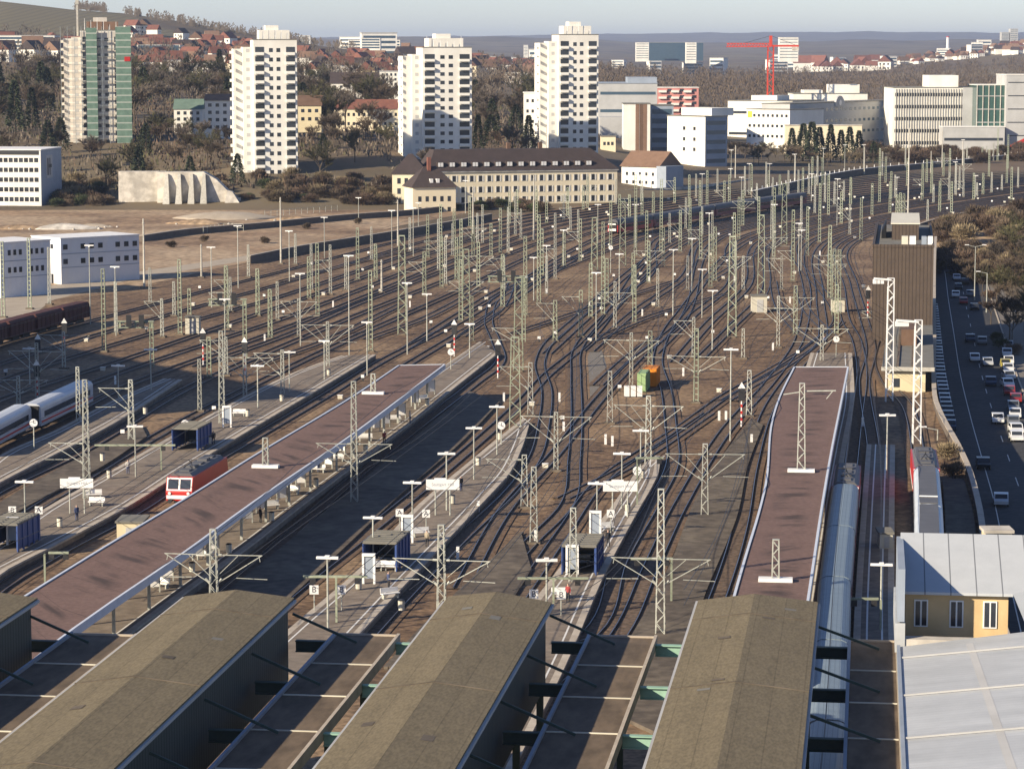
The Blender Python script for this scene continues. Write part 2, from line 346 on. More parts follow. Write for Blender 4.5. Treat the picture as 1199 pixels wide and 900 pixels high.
# ================================================================== TRACKS
T20=[tuple(G(x,y,4)[:2]) for x,y in [(944,1130),(958,960),(967,870),(977,690),(989,575)]]
T22=[tuple(G(x,y,4)[:2]) for x,y in [(1089,800),(1089,720),(1088.5,640),(1086.5,575),(1083,535),(1079,515)]]
TR=[ # near path in photo points, far lateral place, how it looks
([(-60,430),(0,405),(150,365),(300,326)],.0,'outer siding track under the dark red freight wagons'),
([(-60,455),(0,427),(180,374),(310,338)],.045,'yard track running just right of the freight wagons'),
([(-60,478),(0,447),(200,384),(320,350)],.09,'yard track below the white container offices'),
([(-60,500),(0,469),(150,420),(320,362)],.13,'yard track in the dark shade left of the white train'),
([(-60,525),(0,493),(150,434),(330,374)],.17,'yard track next left of the white express train'),
([(-60,560),(0,523),(62,496),(150,452),(330,386)],.21,'track carrying the white express train'),
([(230,430),(330,395),(430,352)],.255,'short track starting at the tip of the leftmost platform'),
([(-60,612),(0,575),(100,527),(215,458),(340,402),(480,345)],.30,'track along the right edge of the leftmost platform'),
([(-60,668),(0,624),(110,555),(200,502),(300,450),(400,402),(500,358)],.345,'track along the left edge of the platform with two blue shelters'),
([(-40,725),(0,690),(70,648),(160,600),(230,553),(300,512),(380,465),(450,422),(540,376)],.39,'track along the edge between the blue shelter and the red locomotive'),
([(0,735),(106,668),(224,590),(316,533),(400,476),(470,432),(550,384)],.43,'track carrying the red locomotive beside the long canopy'),
([(470,412),(540,367),(610,328)],.47,'straight track right of the long canopy tip'),
([(180,765),(270,690),(350,618),(420,556),(490,500),(555,450),(585,425),(580,400),(572,375),(590,345)],.505,'curving track along the lit platform under the long canopy'),
([(250,780),(330,704),(430,625),(510,560),(580,500),(612,470),(640,440),(690,398)],.56,'track along the left edge of the white sign platform'),
([(640,415),(700,362),(760,322)],.53,'straight diagonal track left of the green container'),
([(400,780),(470,703),(540,632),(600,575),(627,535),(636,500),(640,460),(632,425),(650,395)],.585,'curving track round the tip of the middle platform'),
([(480,790),(560,703),(620,638),(665,590),(672,540),(675,490),(674,440),(676,410),(700,380)],.61,'steep track rising past the grey concrete slabs'),
([(690,412),(745,364),(800,325)],.64,'straight track passing left of the orange container'),
([(540,690),(590,600),(650,532),(707,462),(752,415),(800,374)],.67,'long diagonal track passing in front of the white cabinets'),
([(765,415),(810,371),(855,332)],.715,'straight track behind the orange container'),
([(600,770),(690,745),(725,660),(765,590),(787,545),(785,500),(780,460),(770,420),(790,375)],.745,'steep track right of the orange container'),
([(790,425),(830,379),(875,335)],.775,'straight track left of the tall twin mast'),
([(820,420),(855,385),(895,342)],.81,'straight track beside the white relay hut'),
([(540,790),(610,697),(660,624),(707,562),(800,500),(850,464),(900,436),(950,405),(980,372)],.86,'long diagonal track crossing towards the brown block'),
([(660,810),(725,745),(760,670),(798,590),(850,505),(900,450),(935,400),(945,350)],.89,'track along the right edge of the second sign platform'),
([(800,790),(840,702),(866,620),(880,545),(900,480),(935,430),(962,400),(960,350)],.925,'track in the dark pit left of the right canopy'),
('T20',.955,'track carrying the blue grey passenger train'),
([(1030,740),(1030,600),(1022,520),(1012,450),(1020,410),(1010,370),(1000,335)],.985,'track just left of the brown block'),
('T22',1.0,'track carrying the silver-roofed coaches by the retaining wall'),
]
XO=[([(300,428),(380,400),(470,357)],'switch track left of the tall twin lattice mast'),([(430,398),(500,372),(565,337)],'switch track right of the tall twin lattice mast'),
([(540,395),(585,362),(600,330)],'switch track under the signal bridge'),([(600,392),(690,362),(790,330)],'long switch track right of the signal bridge'),
([(690,402),(760,372),(850,345)],'switch track behind the container group'),([(700,452),(735,420),(770,395)],'switch track left of the white cabinets'),
([(660,585),(740,545),(830,485)],'switch track in front of the second sign platform'),([(850,470),(930,422),(985,378)],'switch track left of the right canopy tip'),
([(905,330),(912,360),(935,390),(955,400)],'bending switch track right of the relay hut'),([(935,335),(945,365),(975,395)],'bending switch track near the three green masts'),
([(330,330),(450,300),(600,270)],'switch track left of the far red train'),([(830,330),(900,290),(960,270)],'switch track in front of the far red train')]
def extend(pts,L=110.):                   # the line runs on beyond the picture edge
    a=Vector(pts[0]); d=Vector((-.13,-1)).normalized()*.5+(a-Vector(pts[1])).normalized()*.5; return [tuple(a+d.normalized()*L)]+pts
def track(line,i,label):
    rt=thing('railway_track',label,'track',(0,0,0),0,'tracks of the railway yard')
    mb=MB(); z=.015+.0035*i; a=offset(line,-1.6); b=offset(line,1.6); n=len(line)
    mb.add([(p.x,p.y,z) for p in a]+[(p.x,p.y,z) for p in b],[(k,n+k,n+k+1,k+1) for k in range(n-1)])
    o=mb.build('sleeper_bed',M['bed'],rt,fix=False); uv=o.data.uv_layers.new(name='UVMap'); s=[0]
    for k in range(n-1): s.append(s[-1]+(line[k+1]-line[k]).length)
    vu=[(s[k],-1.6) for k in range(n)]+[(s[k],1.6) for k in range(n)]
    for lp in o.data.loops: uv.data[lp.index].uv=vu[lp.vertex_index]
    for sd in (-1,1):
        mb=MB(); zr=.22+.0016*i; c=offset(line,sd*.7525)
        a=offset(c,-.05); b=offset(c,.05); t0=offset(c,-.03); t1=offset(c,.03)
        mb.loft([[(p.x,p.y,z),(q.x,q.y,z),(q.x,q.y,zr),(p.x,p.y,zr)] for p,q in zip(a,b)],0)
        mb.add([(p.x,p.y,zr+.003) for p in t0]+[(p.x,p.y,zr+.003) for p in t1],[(k,n+k,n+k+1,k+1) for k in range(n-1)],1)
        mb.build('rail',[M['rail'],M['railtop']],rt,fix=False)
    return rt
TL={}
for i,t in enumerate(TR):
    if t[0]=='T20': near=T20+[tuple(G(*q)[:2]) for q in [(1003,490),(1009,440),(1003,400),(990,375),(985,340)]]
    elif t[0]=='T22': near=T22+[tuple(G(*q)[:2]) for q in [(1064,480),(1040,450),(1030,425),(1035,400)]]
    else:
        near=[tuple(G(*q)[:2]) for q in t[0]]
        if t[0][0][0]<0: near=extend(near)
    pts=near+([tuple(sec(k,t[1])[:2]) for k in range(5)] if t[0]!='T22' else [])
    line=spline(pts,4.); TL[i]=line; track(line,i,t[2])
for j,(p,l) in enumerate(XO): track(pxline(p,0,4.),len(TR)+j,l)
# ================================================================== PLATFORMS
PLAT={}
def platform(key,left,right,label,h=.78,low=False,world=False):
    ln=lambda pts: spline(extend([tuple(G(x,y,h)[:2]) for x,y in pts]) if pts[0][0]<0 else [G(x,y,h) for x,y in pts])
    l=left if world else ln(left); r=right if world else ln(right)
    rt=thing('station_platform',label,'platform',(0,0,0),0,'station platforms')
    mb=MB(); n=min(len(l),len(r)); pick=lambda a,i:a[round(i*(len(a)-1)/(n-1))]
    l2=[pick(l,i) for i in range(n)]; r2=[pick(r,i) for i in range(n)]
    mb.loft([[(p.x,p.y,0.),(q.x,q.y,0.),(q.x,q.y,h),(p.x,p.y,h)] for p,q in zip(l2,r2)],0)
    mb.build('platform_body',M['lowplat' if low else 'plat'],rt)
    PLAT[key]=(l2,r2,h)
    for e,sg in ((l2,1),(r2,-1)):
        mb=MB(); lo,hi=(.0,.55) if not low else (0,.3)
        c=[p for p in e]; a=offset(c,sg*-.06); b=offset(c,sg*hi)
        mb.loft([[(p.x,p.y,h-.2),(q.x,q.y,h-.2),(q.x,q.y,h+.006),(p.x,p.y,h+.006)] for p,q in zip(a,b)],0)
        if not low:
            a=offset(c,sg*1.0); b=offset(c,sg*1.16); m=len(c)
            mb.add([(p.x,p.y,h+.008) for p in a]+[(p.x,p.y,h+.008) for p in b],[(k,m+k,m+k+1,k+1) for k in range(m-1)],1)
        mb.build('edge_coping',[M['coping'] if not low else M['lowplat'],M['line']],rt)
    return rt
platform('A',[(-60,590),(0,533),(62,505),(130,470),(192,443)],[(-60,600),(0,564),(96,515),(150,485),(213,444)],'leftmost platform, beside the white express train')
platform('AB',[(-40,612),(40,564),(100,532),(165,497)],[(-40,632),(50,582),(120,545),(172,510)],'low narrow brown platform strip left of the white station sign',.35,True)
platform('B',[(-40,662),(50,597),(112,562),(175,525),(265,475),(342,437),(400,416)],[(-40,700),(10,665),(60,640),(155,589),(220,547),(297,500),(370,457),(440,415)],'sunlit platform with a blue shelter, left of the red locomotive')
CL=[tuple(G(x,y,5.1)[:2]) for x,y in [(-60,757),(33,697),(125,640),(225,580),(300,533),(410,467),(468,428)]]
CR=[tuple(G(x,y,5.1)[:2]) for x,y in [(-10,812),(85,736),(210,650),(297,587),(410,510),(520,427)]]
cl=spline(CL,5.); cr=spline(CR,5.)
clp=spline(CL+[tuple(G(x,y,.78)[:2]) for x,y in [(560,400)]],5.); crp=pxline([(40,825),(140,750),(207,700),(297,635),(345,597),(407,550),(480,495),(540,447),(583,413)],.78)
platform('C',offset(clp,.2),crp,'long platform under the left canopy, lit along its right edge',.78,False,True)
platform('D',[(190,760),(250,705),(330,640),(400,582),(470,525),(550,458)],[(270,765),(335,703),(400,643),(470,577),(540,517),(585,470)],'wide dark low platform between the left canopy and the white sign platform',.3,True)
platform('E',[(290,780),(342,733),(425,662),(480,600),(550,540),(597,502),(612,490)],[(370,795),(417,745),(480,677),(572,580),(597,552),(612,520),(619,497)],'middle platform with a white station sign and a blue shelter')
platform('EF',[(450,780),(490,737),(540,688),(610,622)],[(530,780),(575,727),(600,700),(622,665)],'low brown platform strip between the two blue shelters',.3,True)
platform('F',[(540,805),(600,735),(630,697),(662,657),(707,605),(750,547),(768,533)],[(600,900),(662,777),(707,672),(745,600),(770,555),(772,535)],'platform with the white sign right of the middle one')
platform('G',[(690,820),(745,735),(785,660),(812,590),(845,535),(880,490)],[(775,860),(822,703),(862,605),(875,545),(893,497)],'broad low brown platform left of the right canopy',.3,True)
HL=[tuple(G(x,y,5.1)[:2]) for x,y in [(838,790),(860,703),(875,650),(890,600),(899,560),(904,500),(914,465),(931,430)]]
HR=[tuple(G(x,y,5.1)[:2]) for x,y in [(930,790),(944,706),(960,600),(972,530),(982,480),(992,430)]]
hl=spline(HL,5.); hr=spline(HR,5.)
hlp=spline(HL+[tuple(G(948,413,.78)[:2])],5.); hrp=spline(HR+[tuple(G(990,413,.78)[:2])],5.)
platform('H',offset(hlp,.2),offset(hrp,1.0),'platform under the right canopy',.78,False,True)
t20=TL[26]; t20n=[p for p in t20 if 190<p.y<350]
platform('I',offset(t20n,1.75),offset(t20n,5.2),'dark platform between the blue grey train and the red train',.5,False,True)
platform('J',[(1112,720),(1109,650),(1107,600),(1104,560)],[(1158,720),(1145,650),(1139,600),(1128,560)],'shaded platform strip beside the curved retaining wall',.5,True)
# ---- long canopies
def canmat():
    m=M['canroof']; nt=m.node_tree; N=nt.nodes; L=nt.links; b=N['Principled BSDF']; src=b.inputs['Base Color'].links[0].from_socket
    uv=N.new('ShaderNodeUVMap'); mp=N.new('ShaderNodeMapping'); mp.inputs['Scale'].default_value=(.27,.42,1); nz=N.new('ShaderNodeTexNoise'); nz.inputs['Scale'].default_value=1.; nz.inputs['Detail'].default_value=3
    L.new(uv.outputs[0],mp.inputs[0]); L.new(mp.outputs[0],nz.inputs['Vector']); sx=N.new('ShaderNodeSeparateXYZ'); L.new(uv.outputs[0],sx.inputs[0])
    ab=N.new('ShaderNodeMath'); ab.operation='ABSOLUTE'; L.new(sx.outputs[1],ab.inputs[0]); r=N.new('ShaderNodeMapRange'); r.inputs['From Min'].default_value=.25; r.inputs['From Max'].default_value=.75; r.inputs['To Min'].default_value=1; r.inputs['To Max'].default_value=0
    L.new(ab.outputs[0],r.inputs['Value']); r2=N.new('ShaderNodeMapRange'); r2.inputs['From Min'].default_value=.49; r2.inputs['From Max'].default_value=.62; L.new(nz.outputs['Fac'],r2.inputs['Value'])
    mu=N.new('ShaderNodeMath'); mu.operation='MULTIPLY'; L.new(r.outputs[0],mu.inputs[0]); L.new(r2.outputs[0],mu.inputs[1]); mm=N.new('ShaderNodeMath'); mm.operation='MULTIPLY'; mm.inputs[1].default_value=.8; L.new(mu.outputs[0],mm.inputs[0])
    dv=N.new('ShaderNodeMath'); dv.operation='DIVIDE'; dv.inputs[1].default_value=7.5; L.new(sx.outputs[0],dv.inputs[0]); fc=N.new('ShaderNodeMath'); fc.operation='FRACT'; L.new(dv.outputs[0],fc.inputs[0]); le=N.new('ShaderNodeMath'); le.operation='LESS_THAN'; le.inputs[1].default_value=.016; L.new(fc.outputs[0],le.inputs[0]); m5=N.new('ShaderNodeMath'); m5.operation='MULTIPLY'; m5.inputs[1].default_value=.55; L.new(le.outputs[0],m5.inputs[0]); ma=N.new('ShaderNodeMath'); ma.operation='MAXIMUM'; L.new(mm.outputs[0],ma.inputs[0]); L.new(m5.outputs[0],ma.inputs[1]); mm=ma
    mx=N.new('ShaderNodeMixRGB'); mx.inputs[2].default_value=(.045,.032,.027,1); L.new(mm.outputs[0],mx.inputs[0]); L.new(src,mx.inputs[1]); L.new(mx.outputs[0],b.inputs['Base Color'])
canmat()
def canopy(l,r,z,label):
    rt=thing('platform_canopy',label,'canopy',(0,0,0),0)
    n=min(len(l),len(r)); pk=lambda a,i:a[round(i*(len(a)-1)/(n-1))]; l=[pk(l,i) for i in range(n)]; r=[pk(r,i) for i in range(n)]
    mb=MB(); mb.loft([[(p.x,p.y,z-.25),(q.x,q.y,z-.25),(q.x,q.y,z),(p.x,p.y,z)] for p,q in zip(l,r)],0)
    o=mb.build('roof',M['canroof'],rt); uv=o.data.uv_layers.new(name='UVMap'); vu=[]
    for i in range(n):
        u=(l[i]-l[0]).length; vu+= [(u,-1),(u,1),(u,1),(u,-1)]
    for lp in o.data.loops: uv.data[lp.index].uv=vu[lp.vertex_index]
    for e,s in ((l,-1),(r,1)):
        mb=MB(); a=offset(e,-.004 if s>0 else -.22); b=offset(e,.22 if s>0 else .004)
        mb.loft([[(p.x,p.y,z-.62),(q.x,q.y,z-.62),(q.x,q.y,z+.1),(p.x,p.y,z+.1)] for p,q in zip(a,b)]); mb.build('fascia',M['fascia'],rt)
    mb=MB(); mb.beam((l[-1].x,l[-1].y+.14,z-.22),(r[-1].x,r[-1].y+.14,z-.22),.2,.64); mb.build('fascia',M['fascia'],rt)
    k=0
    for i in range(2,n-1,2):
        for f in (.3,.74):
            c=l[i].lerp(r[i],f); mb=MB(); mb.beam((c.x,c.y,.78),(c.x,c.y,z-.27),.26); mb.build('column',M['steel'],rt)
    return rt
canopy(cl,cr,5.1,'long reddish brown canopy roof left of the picture centre, diagonal')
canopy(hl,hr,5.1,'reddish brown canopy roof on the right, carrying two lattice masts')
# ================================================================== TRAIN SHED
def shed(fl,fr,z,label,Yn=112.):
    a=G(*fl,z); b=G(*fr,z); d=Vector((math.sin(.128),math.cos(.128),0)); t=(a.y-Yn)/d.y
    rt=thing('shed_roof',label,'roof',(b.x,b.y,0),-.128,'raised train shed roofs')
    W=(b-a).length; L=t; mb=MB()     # local: x left from 0 to -W, y back from 0 to -L
    sk=(a.y-b.y)
    prof=[(-W-.15,z-.45),(-W-.15,z-.1),(-W*.52,z+.42),(.3,z-.02),(.3,z-.45)]
    mb.loft([[(x,(0.3 if k else -L)+(sk*(-x/W) if k else 0),zz) for x,zz in prof] for k in (0,1)],0); mb.build('roof',M['shedroof'],rt)
    mb=MB()
    for yy in [i*19+6 for i in range(0,int(L/19)+1)]: mb.loft([[(x,-yy+dy,zz+.05) for x,zz in prof[1:4]]+[(x,-yy+dy,zz-.05) for x,zz in prof[3:0:-1]] for dy in (-.045,.045)])
    mb.build('roof_seam',M['lowplat'],rt)
    for q in range(5):
        t=R_.uniform(.12,.42) if q%2 else R_.uniform(.58,.9); y0=-R_.uniform(3,L-3); mb=MB(); hz=lambda u:z-.02+(.44*(u/.52) if u<.52 else .44-.52*(u-.52)/.48)+.03
        u1=t+.1; y1=y0-R_.uniform(.4,1.2); mb.add([(-W*t,y0,hz(t)),(-W*u1,y0,hz(u1)),(-W*u1,y1,hz(u1)),(-W*t,y1,hz(t))],[(0,1,2,3)]); mb.build('felt_patch',M['lowplat'] if q%3 else M['greyroof'],rt)
    for x in (-.06,-W+.1):
        mb=MB(); mb.box(x-.12,x,-L,0,z-5.4,z-.46); mb.build('side_wall',M['shedwall'],rt)
    for x in (.3,-W-.3): mb=MB(); mb.box(x-.001,x+.16,-L,.25,z-.32,z-.14); mb.build('gutter',M['wallg'],rt)
    mb=MB(); mb.box(-W+.11,-.19,-.3,-.1,z-2.6,z-.46); mb.build('end_wall',M['shedwall'],rt)
    for yy in range(1,int(L),12):
        for x in (-.3,-W+.35):
            mb=MB(); mb.beam((x,-yy,.0),(x,-yy,z-5.4),.42); mb.build('column',M['darkgreen'],rt)
    return rt
def lowcan(fl,fr,z,label,ext,Yn=118.):
    a=G(*fl,z); b=G(*fr,z); rt=thing('shed_canopy',label,'roof',(b.x,b.y,0),-.128,'low roofs between the raised shed roofs')
    W=(b-a).length; L=(b.y-Yn)/math.cos(.128); mb=MB(); mb.box(-W,0,-L,0,z-.3,z); mb.build('roof',M['lowroof'],rt)
    for x in (-W,0):
        mb=MB(); mb.box(x-.1,x+.1,-L,.0,z-.5,z+.22); mb.build('gutter',M['coping'] if x==0 else M['wallbg'],rt)
    mb=MB(); mb.box(-W+.11,-.11,.001,.16,z-.4,z+.12); mb.build('end_fascia',M['coping'],rt)
    for k in range(1,int(L/8.6)+1):
        mb=MB(); mb.box(-W+.12,-.12,-k*8.6-.05,-k*8.6+.05,z+.002,z+.07); mb.build('roof_seam',M['cabinet'],rt)
    for k in range(0,int(L/12)+1):
        yy=-1.5-k*12
        for x0,x1 in ((-W-ext[0],-W-.11),(.11,ext[1])):
            if x1-x0<.5: continue
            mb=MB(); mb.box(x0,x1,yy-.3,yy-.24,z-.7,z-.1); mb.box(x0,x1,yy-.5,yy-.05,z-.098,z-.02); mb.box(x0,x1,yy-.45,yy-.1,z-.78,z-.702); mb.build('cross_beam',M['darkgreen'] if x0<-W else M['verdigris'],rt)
        mb=MB(); mb.beam((-W-ext[0],yy-1.2,z+1.9),(-W+1.9,yy-1.2,z+.12),.13,.16); mb.build('brace',M['darkgreen'],rt)
        mb=MB(); mb.beam((-W*.5,yy,0),(-W*.5,yy,z-.3),.4); mb.build('column',M['darkgreen'],rt)
    return rt
shed((-90,700),(37,700),15,'raised olive brown shed roof cut off at the left edge')
shed((215,700),(338,700),15,'raised olive brown shed roof right of the leftmost one, overlapping the platform tip')
shed((525,700),(640,705),15,'raised olive brown shed roof in the lower middle')
shed((820,705),(952,705),15,'raised olive brown shed roof left of the blue grey train')
lowcan((82,745),(160,745),12.1,'low roof strip between the two leftmost raised roofs',(2.3,2.2))
lowcan((392,745),(467,745),12.1,'low roof strip left of the lower middle raised roof',(2.3,2.2))
lowcan((690,747),(768,747),12.1,'low roof strip right of the lower middle raised roof',(2.3,2.3))
lowcan((995,752),(1050,752),12.1,'low roof strip between the blue grey train and the zinc roof',(3.2,0))
# ================================================================== LANDMARKS used in labels
for t in [('white container offices',95,305),('dark red freight wagons',50,378),('white express train',45,488),('left blue shelter',228,508),('red locomotive',235,560),('long diagonal canopy',380,520),
('middle station sign',518,567),('middle blue shelter',455,645),('right blue shelter',685,650),('right station sign',726,570),('orange container',758,443),('white relay hut',888,356),('right canopy',930,560),
('blue grey train',975,640),('tall brown block',1055,340),('flat-roofed beige house',1065,440),('silver-roofed coaches',1088,580),('far red train',790,250),('long mansard building',590,205),
('signal bridge',600,330),('beige signal box',650,215),('white office corner block',812,165),('red crane',900,80),('glass-ended office',1090,120),('curved retaining wall',1140,590),('scaffolded tower',112,95),('leftmost white tower',308,110),
('middle white tower',510,110),('right white tower',664,100),('ruined concrete wall',210,222),('white left office',30,210),('left station sign',91,566),('zinc roof',1120,800),('embankment bushes',1150,270),('left signal gantry',268,360),
('twin lattice mast',471,330),('three green masts',980,330),('clock lamp',715,300),('low street',1130,400),('station house dormer',1110,690)]: landmark(*t)
def heading(p):
    best=None
    for L in TL.values():
        for i in range(0,len(L)-1,3):
            d=(L[i]-Vector((p[0],p[1]))).length_squared
            if best is None or d<best[0]: t=(L[i+1]-L[i]); best=(d,math.atan2(t.x,t.y))
    return best[1]
# ================================================================== MASTS
def m_lattice(mb,h,w0=.38,w1=.23,b=.07):
    def hw(z): return (w0+(w1-w0)*z/h)
    c=[(-1,-1),(1,-1),(1,1),(-1,1)]
    for sx,sy in c: mb.beam((sx*w0,sy*w0*.7,0),(sx*w1,sy*w1*.7,h),b*1.15)
    z=.3; k=0
    while z<h-.4:
        z2=min(h-.1,z+hw(z)*2.3); a,e=hw(z),hw(z2); s=1 if k%2 else -1
        for y in (-.7,.7): mb.beam((-s*a,y*a,z),(s*e,y*e,z2),b*.8)
        for x in (-1,1): mb.beam((x*a,-s*.7*a,z),(x*e,s*.7*e,z2),b*.7)
        z=z2; k+=1
    mb.box(-w1-.05,w1+.05,-w1*.7-.05,w1*.7+.05,h,h+.08)
def m_ladder(mb,h,w=.32,b=.13):
    for s in (-1,1): mb.beam((s*w,0,0),(s*w*.8,0,h),b,.26)
    z=.5
    while z<h-.2: mb.beam((-w+.05,0,z),(w-.05,0,z),.07,.16); z+=.85
    mb.beam((-w,0,h),(w,0,h),.2,.14)
def m_wide(mb,h):
    for s in (-1,1): mb.beam((s*.75,-.25,0),(s*.5,-.2,h),.12); mb.beam((s*.75,.25,0),(s*.5,.2,h),.12)
    z=.4;k=0
    while z<h-1.2:
        s=1 if k%2 else -1; w=.75-.25*z/h
        for y in (-.24,.24): mb.beam((-s*w,y,z),(s*w,y,z+1.3),.09)
        for x in (-w,w): mb.beam((x,-.24,z),(x,.24,z+.6),.06)
        z+=1.3;k+=1
    mb.beam((-.55,0,h),(.55,0,h),.3,.2)
def m_pole(mb,h): mb.tube((0,0,0),(0,0,h),.26,.16,8); mb.tube((0,0,h*.93),(0,0,h*.93+.15),.3,.3,8)
def arm(mb,s,z0,z1,L):
    mb.beam((s*.3,0,z0),(s*(L-.1),0,z1),.075); mb.beam((s*.3,0,z1),(s*L,0,z1+.03),.07); mb.beam((s*(L*.5),0,z1-.05),(s*.3,0,z0+.25*(z1-z0)),.05)
    mb.tube((s*.33,0,z1),(s*.75,0,z1),.11,.11,6); mb.tube((s*.33,0,z0),(s*.72,0,z0+.17*(z1-z0)),.11,.11,6)
    mb.beam((s*(L-.3),0,z1),(s*(L-.2),0,z1-.5),.05); mb.beam((s*(L*.45),0,z0+.5),(s*(L+.4),.1,z0+.42),.055)
PH={'L':'lattice mast','l':'slim lattice mast','D':'greenish twin-column mast','C':'pale concrete pole','W':'broad twin lattice mast','G':'green lattice mast'}
GRP={'L':'catenary lattice masts','l':'slim lattice masts','D':'twin-column masts','C':'concrete poles of the yard','W':'broad twin lattice masts','G':'green lattice masts'}
PROT={}
def mast(x,yt,yb,ty,z=0.,arms=2,dz=None,L=4.3):
    g=G(x,yb,z); h=A(x,yt,g.y).z-z; q=max(3,round(h)); key=(ty,q,arms,L); rz=-heading(g)+R_.uniform(-.04,.04)
    if key in PROT: r=dup(PROT[key],g,rz,(1,1,h/q))
    else:
        nm={'L':'lattice_mast','l':'lattice_mast','D':'catenary_mast','C':'concrete_pole','W':'lattice_mast','G':'lattice_mast'}[ty]
        r=thing(nm,'mast','mast',g,rz); r.scale=(1,1,h/q); mb=MB()
        {'L':lambda:m_lattice(mb,q),'l':lambda:m_lattice(mb,q,.26,.19,.062),'D':lambda:m_ladder(mb,q),'C':lambda:m_pole(mb,q),'W':lambda:m_wide(mb,q),'G':lambda:m_lattice(mb,q,.34,.27,.08)}[ty]()
        mb.build('column',M['concrete_post'] if ty=='C' else (M['steel'] if ty in 'Ll' else M['green_steel']),r,fix=False)
        mb=MB(); mb.box(-.7,.7,-.55,.55,-.02,.28); mb.build('footing',M['lowplat'],r)
        for s in ((-1,1)[:arms] if arms<2 else (-1,1)):
            mb=MB(); z0=min(4.6,q*.5); arm(mb,s,z0,min(6.9,q-.5),L); mb.build('cantilever_arm',M['steel'],r,fix=False)
        PROT[key]=r
    ph=PH[ty]+((' with two arms' if arms==2 else ' with one arm') if arms else '')
    if h<7: ph='short '+ph
    elif h>14: ph='tall '+ph
    reg(r,ph,g,GRP[ty]); return r
